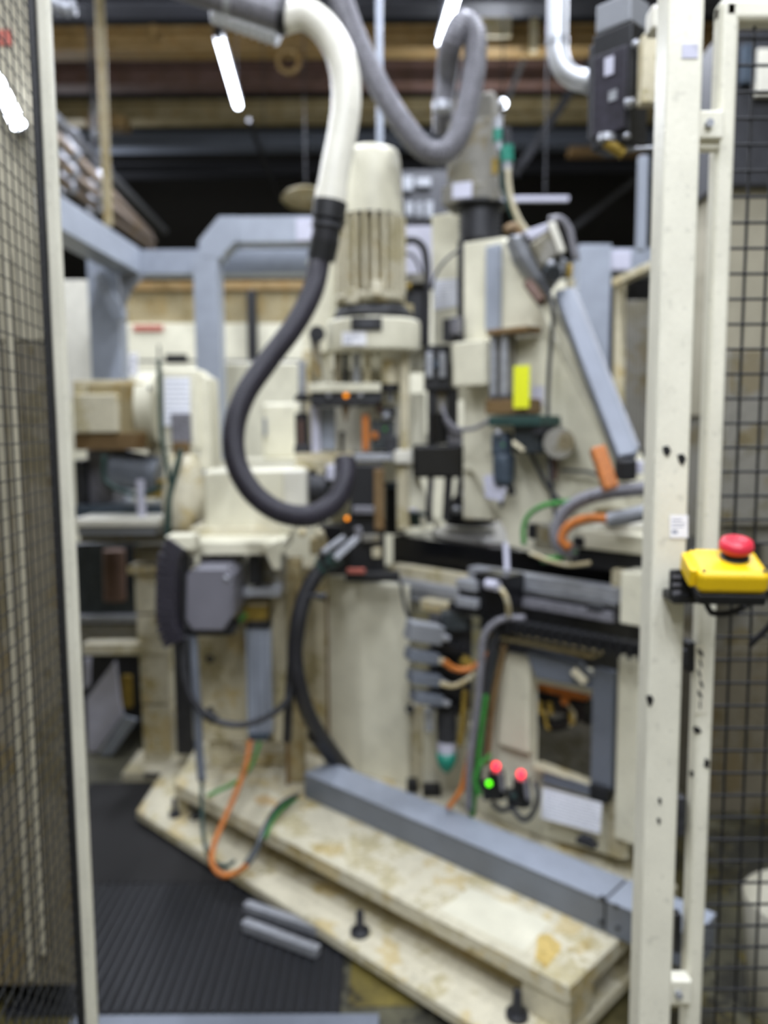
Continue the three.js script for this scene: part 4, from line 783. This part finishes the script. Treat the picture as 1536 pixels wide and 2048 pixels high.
  thing('service_panel', 'cream service panel with square opening under the drag chain', 'panel', [
    P('plate', M.cream, polyV([[984, 1300], [1246, 1352], [1252, 1720], [1090, 1676], [940, 1632], [960, 1500], [980, 1400]], v, 0.02, [[[1066, 1362], [1186, 1388], [1186, 1574], [1066, 1528]]], 0.003)),
    P('left_return', M.cream, vb(996, 1310, 1058, 1500, v - 0.03, 0.03, 0.01)), P('hood', M.duct, polyV([[1050, 1304], [1150, 1330], [1180, 1378], [1070, 1356]], v - 0.05, 0.05)), P('side_plate', M.duct, vb(1182, 1340, 1224, 1580, v - 0.04, 0.03)),
    P('sill', M.ivory, polyV([[1066, 1530], [1200, 1580], [1200, 1590], [1060, 1540]], v - 0.05, 0.05)), P('corner_block', M.black, vb(1178, 1574, 1214, 1604, v - 0.06, 0.05)), P('back', M.dirtyGrey, vb(1040, 1340, 1230, 1600, v + 0.25, 0.02)),
    P('bolt', M.dark, rod(onV(1022, 1480, v - 0.012), onV(1022, 1480, v + 0.005), 0.012)), P('top_clip', M.ivory, bar(onV(1146, 1340, v - 0.06), onV(1172, 1366, v - 0.06), 0.024, 0.02)),
    P('right_edge', M.ivory, vb(1216, 1590, 1244, 1716, v - 0.02, 0.03)),
  ]);
  thing('terminal_strip', 'rust orange terminal strip with small wires inside the opening', 'terminal strip', [
    P('strip', M.orange, bar(onV(1068, 1368, v + 0.06), onV(1176, 1392, v + 0.06), 0.028, 0.03, W)), P('body', M.black, bar(onV(1070, 1396, v + 0.08), onV(1178, 1420, v + 0.08), 0.05, 0.05, W)),
    ...[[1078, 1402], [1098, 1404], [1142, 1424]].map(([x, y]) => P('terminal', M.gold, rod(onV(x, y, v + 0.05), onV(x + 4, y + 24, v + 0.05), 0.009))), P('clip', M.orange, ball(onV(1130, 1402, v + 0.04), 0.014)), P('loom', M.black, cableV([[1080, 1430], [1100, 1450], [1130, 1446], [1160, 1430], [1180, 1440]], v + 0.08, 0.02)),
    P('wire', M.gold, cableV([[1088, 1424], [1094, 1450], [1098, 1460]], v + 0.05, 0.006)), P('wire', M.ivory, cableV([[1136, 1410], [1150, 1430], [1140, 1452]], v + 0.05, 0.005)),
  ]);
  for (const [x, y, label, lit] of [[992, 1532, 'lamp switch with red cap and green indicator, left of the pair', 1], [1042, 1548, 'lamp switch with red cap and no lit indicator, right of the pair', 0]]) {
    const q = (dx, dy, dv = 0) => onV(x + dx, y + dy, 1.95 + dv);
    thing('lamp_switch', label, 'switch', [P('body', M.gloss, rod(q(0, 10), q(4, 62), 0.026)), P('cap', M.ledRed, ball(q(0, 0), 0.0125), [], 'glowing red cap'), P('neck', M.steel, rod(q(0, 8), q(0, 20), 0.019)), P('side_body', M.black, bar(q(-20, 30), q(-16, 66), 0.03, 0.03)), P('indicator', lit ? M.ledGreen : M.darkGreen, ball(q(-14, lit ? 35 : 44, -0.03), lit ? 0.009 : 0.008), [], lit ? 'glowing green indicator' : 'unlit green indicator'), P('clip', M.greyHose, bar(q(8, 14, -0.02), q(14, 50, -0.02), 0.012, 0.012))]);
  }
  one('switch_cable', 'dark cable looping below the pair of lamp switches', 'cable', M.dark, cableV([[984, 1604, 1.94], [1000, 1620, 1.94], [1024, 1618, 1.93], [1046, 1640, 1.92], [1066, 1626, 1.92], [1076, 1590, 1.93], [1070, 1566, 1.95]], 1.94, 0.008));
  thing('taped_paper', 'white printed sheet hanging below the opening of the service panel', 'paper', [P('sheet', M.paper, sheet(onV(1086, 1574, 2.04), onV(1204, 1606, 2.04), onV(1200, 1668, 2.03), onV(1082, 1636, 2.03))), P('upper_sheet', M.duct, polyV([[1086, 1540], [1180, 1572], [1184, 1594], [1084, 1566]], 2.05, 0.005), [], 'grey folded upper edge')]);
}

// ---------- machine bed, base plate, cable duct ----------
{
  const a3 = onH(350, 1592, 0.135), b3 = onH(1066, 1976, 0.135), p3 = onH(274, 1640, 0.02), q3 = onH(898, 2046, 0.02);
  const A = [a3.x, a3.z], uA = A[0] * U.x + A[1] * U.z, vA = A[0] * W.x + A[1] * W.z, pt = (u, v) => { const p = uv(u, v, 0); return [p.x, p.z]; };
  const along = (p, q, s) => { const d = q.clone().sub(p).normalize(); return q.clone().addScaledVector(d, s); };
  const e3 = along(a3, b3, 0.1), uE = e3.dot(U), f3 = along(p3, q3, (uE - q3.dot(U)) / q3.clone().sub(p3).normalize().dot(U));
  const E = [e3.x, e3.z], Q = [f3.x, f3.z], vE = e3.dot(W), vQ = f3.dot(W), uQ = f3.dot(U);
  const bolt = (px, py, h, s = 1) => { const p = onH(px, py, h); return lathe([[0, 0], [0.028 * s, 0], [0.028 * s, 0.014], [0.012 * s, 0.018], [0.011 * s, 0.07], [0, 0.072]], p, null, 18); };
  const blotS = (list, h) => polyH(list.flatMap(([x, y], i) => { const [a, b] = list[(i + 1) % list.length]; return [[x, y], [(x + a) / 2 + (rnd() - 0.5) * 8, (y + b) / 2 + (rnd() - 0.5) * 6]]; }).map(([x, y]) => { const p = onH(x, y, h); return [p.x, p.z]; }), h - 0.001, h + 0.0006, 0.0002);
  thing('machine_bed', 'stained cream machine bed slab overhanging the base plate', 'bed', [
    P('slab', M.stained, polyH([A, E, pt(uE, vE + 0.58), pt(-1.7, 2.9), [A[0], -4.1]], 0.135, 0.19, 0.006)),
    P('end_leg', M.stained, mb(uE - 0.14, uE - 0.004, vE + 0.006, vE + 0.12, 0.058, 0.136, 0.004)), P('rear_leg', M.tan, mb(uA + 0.15, uE - 0.16, vA + 0.1, vA + 0.5, 0.058, 0.136, 0.004)), P('left_leg', M.stained, lim(A[0] + 0.002, A[0] + 0.04, 0.058, 0.136, A[1] - 0.03, A[1] - 0.2, 0.004)),
    P('cover_strip', M.cream, polyH([[940, 1775], [1102, 1845], [1048, 1906], [878, 1822]].map(([x, y]) => { const p = onH(x, y, 0.19); return [p.x, p.z]; }), 0.189, 0.1925, 0.001), [], 'cleaner rectangular patch plate'),
    P('oil_stain', M.oil, blotS([[1074, 1872], [1100, 1868], [1122, 1888], [1112, 1912], [1090, 1938], [1070, 1918]], 0.19), [], 'yellow oil stain'), P('rust_stain', M.rustStain, blotS([[508, 1596], [530, 1588], [556, 1600], [552, 1612], [524, 1612]], 0.19), [], 'rusty stain'),
  ]);
  thing('base_plate', 'dirty cream base plate with levelling bolts on the floor', 'plate', [
    P('plate', M.stained, polyH([[p3.x, p3.z], Q, pt(uQ, vQ + 0.65), pt(-1.7, 2.7), [p3.x, -3.7]], 0.02, 0.058, 0.005)),
    P('levelling_bolt', M.dark, bolt(720, 1868, 0.058)), P('levelling_bolt', M.dark, bolt(1034, 2034, 0.058)), P('levelling_bolt', M.dark, bolt(350, 1632, 0.058, 0.8)), P('levelling_bolt', M.dark, bolt(392, 1636, 0.058, 0.7)),
  ]);
  const f0 = onH(609, 1595, 0.19), f1 = onH(1249, 1885, 0.19), e = f1.clone().sub(f0).normalize(), s = new V3(e.z, 0, -e.x);
  const D0 = f0.clone(), D1 = f1.clone().addScaledVector(e, -0.06), hgt = 0.094, dep = 0.125;
  const dq = (p, q, a0, a1, h0, h1) => polyH([[p.x + s.x * a0, p.z + s.z * a0], [q.x + s.x * a0, q.z + s.z * a0], [q.x + s.x * a1, q.z + s.z * a1], [p.x + s.x * a1, p.z + s.z * a1]], h0, h1, 0.003);
  const D2 = D1.clone().addScaledVector(e, 0.008), D3 = D1.clone().addScaledVector(e, 0.24);
  const screwAt = (px, py) => { const r = ray(px, py), n = s, t = n.dot(D0.clone().sub(eye)) / n.dot(r), p = r.multiplyScalar(t).add(eye); return rod(p.clone().addScaledVector(s, -0.004), p.clone().addScaledVector(s, 0.004), 0.006, 0.006, 12); };
  thing('cable_duct', 'long blue-grey sheet metal cable duct lying on the machine bed', 'duct', [
    P('trunk', M.duct, dq(D0, D1, 0, dep, 0.19, 0.19 + hgt - 0.006)), P('lid', M.frame, dq(D0, D1, -0.002, dep + 0.002, 0.19 + hgt - 0.006, 0.19 + hgt), [], 'paler lid of the duct'),
    P('end_trunk', M.duct, dq(D2, D3, 0, dep, 0.19, 0.19 + hgt - 0.004)), P('end_lid', M.frame, dq(D2, D3, -0.002, dep + 0.002, 0.19 + hgt - 0.004, 0.19 + hgt + 0.002)), P('joint', M.black, dq(D1, D2, 0.004, dep - 0.002, 0.192, 0.19 + hgt - 0.001)),
    ...[[1204, 1796], [1202, 1844], [1234, 1812], [1236, 1856]].map(([x, y]) => P('screw', M.dark, screwAt(x, y))),
  ]);
  thing('duct_clip', 'small dark clip on the far edge of the duct below the paper', 'clip', [P('plate', M.dark, mb(-1.16, -1.1, 2.0, 2.03, 0.283, 0.3)), P('tab', M.dark, mb(-1.15, -1.11, 2.005, 2.025, 0.298, 0.312))]);
}

// ---------- left station ----------
{
  const D = 2.85;
  thing('spindle_housing', 'large cream spindle housing behind the bottom of the black ribbed hose', 'housing', [
    P('body', M.cream, polyF([[406, 946], [414, 940], [604, 936], [612, 942], [612, 1040], [586, 1068], [408, 1074]], D, 0.32, null, 0.012)), P('end_cover', M.white, fb(566, 940, 613, 1036, D - 0.012, 0.3, 0.01)), P('skirt', M.stained, fb(378, 1056, 560, 1090, D - 0.02, 0.3)),
    P('nose', M.dark, rod(at(612, 974, D + 0.12), at(652, 976, D + 0.12), 0.055)), P('grease_nipple', M.dark, ball(at(494, 1062, D - 0.005), 0.008)),
  ]);
  thing('nose_bracket', 'cream and grey bracket pieces above the spindle nose', 'bracket', [P('plate', M.ivory, polyF([[590, 918], [700, 918], [700, 934], [650, 934], [646, 962], [634, 962], [632, 940], [590, 940]], D + 0.1, 0.03)), P('disc', M.lavender, fb(652, 930, 672, 962, D + 0.05, 0.04, 0.01)), P('rear', M.glassGrey, fb(614, 944, 686, 1008, D + 0.16, 0.1))]);
  thing('drive_motor', 'grey faceted drive motor under the cream shelf at left', 'motor', [
    P('body', M.motorGrey, polyF([[372, 1150], [388, 1136], [452, 1136], [466, 1152], [466, 1232], [446, 1262], [384, 1262], [370, 1240]], 2.55, 0.3, null, 0.006)), P('rear_body', M.motorGrey, fb(398, 1108, 486, 1216, 2.78, 0.12, 0.02)), P('side_bar', M.alu, bar(at(452, 1158, 2.54), at(474, 1128, 2.72), 0.014, 0.014)),
    P('foot', M.black, fb(372, 1254, 466, 1272, 2.58, 0.12)),
  ]);
  thing('machine_shelf', 'cream shelf plate on brackets above the grey drive motor', 'shelf', [
    P('shelf', M.cream, fb(376, 1084, 566, 1110, 2.66, 0.3)), P('bracket', M.cream, polyF([[526, 1094], [560, 1080], [560, 1140], [546, 1140], [534, 1114]], 2.64, 0.04)), P('dark_side', M.black, fb(496, 1112, 520, 1170, 2.72, 0.1)), P('slide', M.alu, fb(486, 1176, 560, 1194, 2.74, 0.1)), P('brown_back', M.dirtyGrey, fb(508, 1112, 570, 1180, 2.82, 0.06)),
  ]);
  const belt = [[344, 1084], [328, 1110], [324, 1180], [326, 1250], [340, 1284]];
  const bl = [];
  { const c = new THREE.CatmullRomCurve3(pts(belt, 2.55)), n = 15; for (let i = 0; i < n; i++) { const p = c.getPointAt((i + 0.03) / n), q = c.getPointAt((i + 0.9) / n); bl.push(P('link', M.rubber, bar(p.addScaledVector(new V3(1, 0, 0), 0.022), q.addScaledVector(new V3(1, 0, 0), 0.022), 0.066, 0.08, new V3(0, 0, 1)))); } }
  thing('cable_chain', 'dark curved cable chain left of the grey drive motor', 'chain', [...bl, P('anchor', M.cream, fb(332, 1072, 388, 1100, 2.53, 0.09)), P('end', M.black, fb(332, 1262, 366, 1290, 2.53, 0.09))]);
  thing('support_stand', 'cream support stand behind the pneumatic profile at left', 'stand', [
    P('left_panel', M.ivory, fb(388, 1136, 494, 1482, 2.95, 0.03)), P('right_flange', M.ivory, fb(544, 1186, 576, 1484, 2.9, 0.08)), P('back', M.tan, fb(484, 1186, 550, 1484, 3.0, 0.03)), P('edge', M.cream, fb(384, 1278, 394, 1480, 2.93, 0.05)),
    P('leg', M.ivory, fbd(418, 1482, 462, 0.191, 3.0, 0.06)), P('foot', M.ivory, fbd(450, 1506, 590, 0.191, 3.02, 0.12)), P('hole', M.dark, rod(at(420, 1318, 2.95), at(420, 1318, 2.935), 0.014)),
    P('right_column', M.tan, fbd(574, 1120, 604, 0.191, 2.86, 0.08)), P('column_edge', M.brown, fbd(570, 1480, 578, 0.191, 2.84, 0.03)),
  ]);
  thing('pneumatic_profile', 'blue-grey extruded pneumatic profile standing on the cream stand', 'cylinder', [P('barrel', M.frame, fb(492, 1256, 542, 1470, 2.8, 0.06, 0.008)), P('groove', M.duct, fb(512, 1262, 518, 1466, 2.797, 0.01)), P('groove', M.duct, fb(500, 1262, 504, 1466, 2.797, 0.01)), P('groove', M.duct, fb(528, 1262, 532, 1466, 2.797, 0.01)), P('end_cap', M.blueGrey, fb(496, 1468, 538, 1482, 2.79, 0.07)), P('top_cap', M.black, fb(492, 1244, 540, 1258, 2.79, 0.07)), P('valve', M.gold, fb(488, 1212, 534, 1246, 2.82, 0.05)), P('olive_block', M.green, bar(at(458, 1262, 2.78), at(492, 1228, 2.78), 0.016, 0.016))]);
  const runs = [
    ['black_hose', 'thick black hose bundle sweeping down from the clamps to the duct', M.blackHose, [[668, 1118, 2.62], [636, 1146, 2.6], [610, 1192, 2.58], [596, 1250, 2.56], [590, 1310, 2.56], [598, 1370, 2.56], [618, 1430, 2.62], [650, 1484, 2.74], [692, 1545, 2.89]], 0.026],
    ['black_hose', 'black hose running straight down beside the cream stand', M.blackHose, [[650, 1130, 2.66], [612, 1176, 2.64], [590, 1240, 2.62], [584, 1320, 2.62], [578, 1400, 2.64], [574, 1480, 2.7]], 0.016],
    ['black_hose', 'wide dark hose end dropping behind the left end of the duct', M.blackHose, [[632, 1466, 2.7], [660, 1504, 2.8], [690, 1545, 2.89]], 0.034],
    ['loop_cable', 'dark cable hanging in a wide loop in front of the cream stand', M.dark, [[372, 1270, 2.56], [368, 1340, 2.55], [386, 1400, 2.54], [426, 1438, 2.54], [480, 1450, 2.54], [534, 1434, 2.55], [574, 1400, 2.57], [586, 1340, 2.6]], 0.011],
    ['grey_conduit', 'grey conduit dropping straight down below the drive motor', M.duct, [[386, 1266, 2.6], [390, 1340, 2.6], [396, 1440, 2.6], [400, 1520, 2.6], [404, 1560, 2.6]], 0.015],
    ['thin_cable', 'dark green cable dropping from the grey conduit to the floor loop', M.darkGreen, [[404, 1556, 2.6], [404, 1620, 2.56], [410, 1690, 2.5], [428, 1724, 2.48], [452, 1732, 2.47], [470, 1722, 2.47]], 0.007],
    ['orange_cable', 'orange cable hanging in a loop from the pneumatic profile over the base plate', M.orange, [[500, 1482, 2.76], [492, 1530, 2.7], [474, 1580, 2.62], [448, 1640, 2.54], [428, 1690, 2.48], [424, 1726, 2.44], [444, 1750, 2.42], [472, 1746, 2.42], [496, 1728, 2.42]], 0.0095],
    ['green_cable', 'green cable beside the orange cable running down from the profile', M.green, [[520, 1484, 2.76], [504, 1528, 2.72], [478, 1560, 2.68], [440, 1580, 2.66], [414, 1592, 2.64]], 0.007],
    ['grey_cable', 'grey-green cable rising from the floor loop to the left end of the duct', M.glassGrey, [[492, 1730, 2.42], [512, 1700, 2.46], [528, 1660, 2.52], [552, 1620, 2.6], [580, 1598, 2.7], [606, 1588, 2.82]], 0.011],
    ['green_cable', 'thin green cable alongside the grey-green cable at the duct end', M.green, [[530, 1676, 2.48], [546, 1640, 2.54], [570, 1612, 2.62], [594, 1598, 2.74]], 0.005],
  ];
  for (const [n, l, m, list, r] of runs) one(n, l, /hose/.test(n) ? 'hose' : /conduit/.test(n) ? 'conduit' : 'cable', m, cable(list, 2.6, r, { sides: 12 }));
  thing('cable_tie', 'small black clamp gripping the wide hanging loop cable', 'clamp', [P('band', M.black, rod(at(410, 1426, 2.54), at(432, 1440, 2.54), 0.018)), P('tail', M.black, fb(414, 1416, 424, 1430, 2.53, 0.02))]);
  thing('hose_clamp', 'black knob beside the thick black hose bundle', 'clamp', [P('knob', M.black, rod(at(632, 1192, 2.54), at(652, 1194, 2.54), 0.012)), P('stem', M.dark, rod(at(616, 1192, 2.56), at(634, 1192, 2.55), 0.007))]);
  // clamp fingers and tool block below the hose
  thing('tool_block', 'dark tool block with orange indicator behind the bottom of the black ribbed hose', 'tool block', [
    P('block', M.black, fb(700, 930, 766, 1150, 2.86, 0.16)), P('face', M.brown, fb(748, 938, 768, 1060, 2.84, 0.04)), P('cap', M.greyHose, fb(706, 1014, 748, 1028, 2.82, 0.06)), P('lower', M.gloss, fb(640, 1050, 770, 1150, 2.92, 0.1)), P('indicator_lamp', M.ledOrange, ball(at(694, 1037, 2.72), 0.0075), [], 'glowing orange indicator'), P('sensor', M.black, rod(at(694, 1036, 2.74), at(694, 1070, 2.74), 0.014)),
    P('lug', M.ivory, fb(744, 1096, 762, 1116, 2.84, 0.04)), P('flange', M.dirtyGrey, fb(724, 1070, 760, 1084, 2.83, 0.04)),
  ]);
  thing('clamp_finger', 'bright steel clamp finger above the thick hose, longer right one', 'clamp', [P('finger', M.alu, bar(at(668, 1118, 2.56), at(714, 1076, 2.6), 0.022, 0.03)), P('hook', M.greyHose, cable([[712, 1080], [718, 1066], [714, 1054]], 2.6, 0.012))], 'steel clamp fingers over the hose');
  thing('clamp_finger', 'bright steel clamp finger above the thick hose, shorter left one', 'clamp', [P('finger', M.alu, bar(at(644, 1106, 2.56), at(688, 1074, 2.6), 0.018, 0.03)), P('pad', M.dark, rod(at(640, 1110, 2.57), at(650, 1104, 2.57), 0.013))], 'steel clamp fingers over the hose');
  thing('hose_coupling', 'dark green coupling where the thick black hoses leave the clamps', 'coupling', [P('body', M.darkGreen, rod(at(672, 1112, 2.6), at(640, 1136, 2.6), 0.03)), P('ring', M.black, rod(at(654, 1124, 2.6), at(648, 1129, 2.6), 0.034)), P('knob', M.ivory, ball(at(604, 1066, 2.7), 0.014)), P('knob', M.ivory, ball(at(640, 1068, 2.72), 0.016)), P('fitting', M.tan, fb(620, 1078, 652, 1110, 2.72, 0.05))]);
  // housing b: cream upright with notice
  thing('arm_housing', 'tall cream arm housing with a white notice beside the beige turret', 'housing', [
    P('upper', M.cream, fb(322, 736, 398, 900, 3.2, 0.2, 0.015)), P('side', M.cream, polyF([[398, 744], [416, 756], [424, 940], [398, 940]], 3.22, 0.2)), P('lower_bulge', M.stained, lathe([[0, 0], [0.05, 0], [0.085, 0.04], [0.09, 0.15], [0.07, 0.26], [0.05, 0.32], [0, 0.32]], at(372, 1068, 3.2))),
    P('connector_plate', M.greyHose, fb(342, 826, 380, 886, 3.17, 0.04)), P('cable_gland', M.brown, fb(344, 884, 376, 914, 3.16, 0.04)), P('collar', M.dark, rod(at(400, 1042, 3.15), at(402, 1072, 3.15), 0.03)), P('foot', M.dark, fb(344, 1050, 420, 1080, 3.2, 0.1)), P('pedestal', M.dark, fb(346, 1078, 384, 1510, 3.3, 0.1)),
  ]);
  one('wall_notice', 'white notice with grey print on the cream arm housing', 'notice', M.paper, sheetF(328, 754, 380, 852, 3.19));
  one('hose_bundle', 'dark green hose bundle hanging from the arm housing connector', 'hose', M.darkGreen, cable([[362, 900], [352, 940], [340, 990], [336, 1040], [334, 1090]], 3.12, 0.013));
  one('hose_bundle', 'slim dark green hose along the left edge of the arm housing', 'hose', M.darkGreen, cable([[318, 720], [320, 800], [324, 880], [334, 930], [344, 980]], 3.14, 0.009));
  thing('turret', 'beige greasy turret drive with round flange at far left', 'turret', [
    P('body', M.tan, fb(176, 764, 292, 896, 3.3, 0.25, 0.015)), P('cover', M.stained, fb(146, 788, 234, 866, 3.26, 0.06, 0.008)), P('top_cover', M.ivory, fb(146, 760, 268, 790, 3.32, 0.2)), P('flange', M.cream, rod(at(288, 816, 3.42), at(322, 816, 3.42), 0.15, 0.15, 40)), P('dark_belly', M.brown, fb(148, 866, 290, 900, 3.28, 0.2)), P('bolt', M.dark, ball(at(300, 776, 3.28), 0.008)),
  ]);
  thing('turret_pedestal', 'blue-grey turret base and cylinder below the beige turret', 'base', [
    P('column', M.greyHose, fb(176, 900, 226, 1030, 3.45, 0.15)), P('barrel', M.duct, rod(at(228, 936, 3.4), at(318, 950, 3.4), 0.085, 0.075, 32)), P('neck', M.cream, fb(296, 888, 324, 930, 3.42, 0.1)), P('rod', M.lavender, rod(at(280, 960, 3.25), at(284, 1036, 3.25), 0.018)), P('pipe', M.darkGreen, cable([[208, 910], [210, 960], [240, 980], [280, 990], [330, 970]], 3.25, 0.01)), P('stand', M.blueGrey, fb(150, 1010, 330, 1036, 3.36, 0.2)), P('left_bracket', M.dark, fb(150, 920, 170, 1030, 3.4, 0.1)), P('brass', M.gold, fb(290, 960, 326, 996, 3.38, 0.06)),
  ]);
  thing('drip_tray', 'pale grey drip tray under the turret at far left', 'tray', [P('rim', M.white, fb(150, 1036, 318, 1054, 3.2, 0.28, 0.008)), P('pan', M.grey, fb(154, 1052, 312, 1072, 3.22, 0.25, 0.01)), P('under', M.dirtyGrey, fb(160, 1070, 330, 1086, 3.3, 0.2))]);
  thing('segmented_column', 'cream segmented column standing on a foot plate at left', 'column', [
    P('head', M.dirtyGrey, fb(268, 1092, 322, 1124, 3.4, 0.12)), P('collar', M.ivory, fb(254, 1132, 326, 1148, 3.38, 0.16)), ...[[1148, 1226, 270, 326], [1230, 1288, 274, 328], [1292, 1408, 280, 338], [1412, 1548, 286, 344]].map(([a, b, l, r]) => P('segment', M.stained, fb(l, a, r, b, 3.42, 0.12))),
    P('foot', M.stained, fb(244, 1546, 356, 1566, 3.3, 0.25)), P('side_rail', M.stained, fb(164, 1288, 338, 1310, 3.4, 0.08)), P('foot_edge', M.dark, fb(286, 1548, 330, 1556, 3.29, 0.02)),
  ]);
  thing('coolant_tank', 'dark greenish tank behind the segmented column', 'tank', [P('body', M.glassGrey, fb(150, 1086, 276, 1300, 3.75, 0.3)), P('shelf', M.alu, fb(152, 1232, 278, 1246, 3.7, 0.2)), P('pump', M.rust, rod(at(228, 1100, 3.65), at(230, 1200, 3.65), 0.05)), P('front', M.dirtyGrey, fb(150, 1250, 280, 1290, 3.72, 0.1)), P('lower', M.dark, fb(150, 1310, 420, 1560, 3.9, 0.3))]);
  thing('white_chute', 'pale lavender sheet chute leaning at far left behind the door stile', 'chute', [P('sheet', M.lavender, polyF([[172, 1398], [230, 1322], [240, 1402], [246, 1430], [176, 1530]], 3.62, 0.02)), P('lip', M.frame, polyF([[180, 1540], [246, 1432], [274, 1440], [186, 1564]], 3.58, 0.02)), P('upper_corner', M.lavender, polyF([[168, 1318], [180, 1316], [178, 1372], [168, 1380]], 3.64, 0.02)), P('olive_prop', M.gold, fb(244, 1352, 262, 1416, 3.66, 0.03))]);
}

renderer.render(scene, camera);
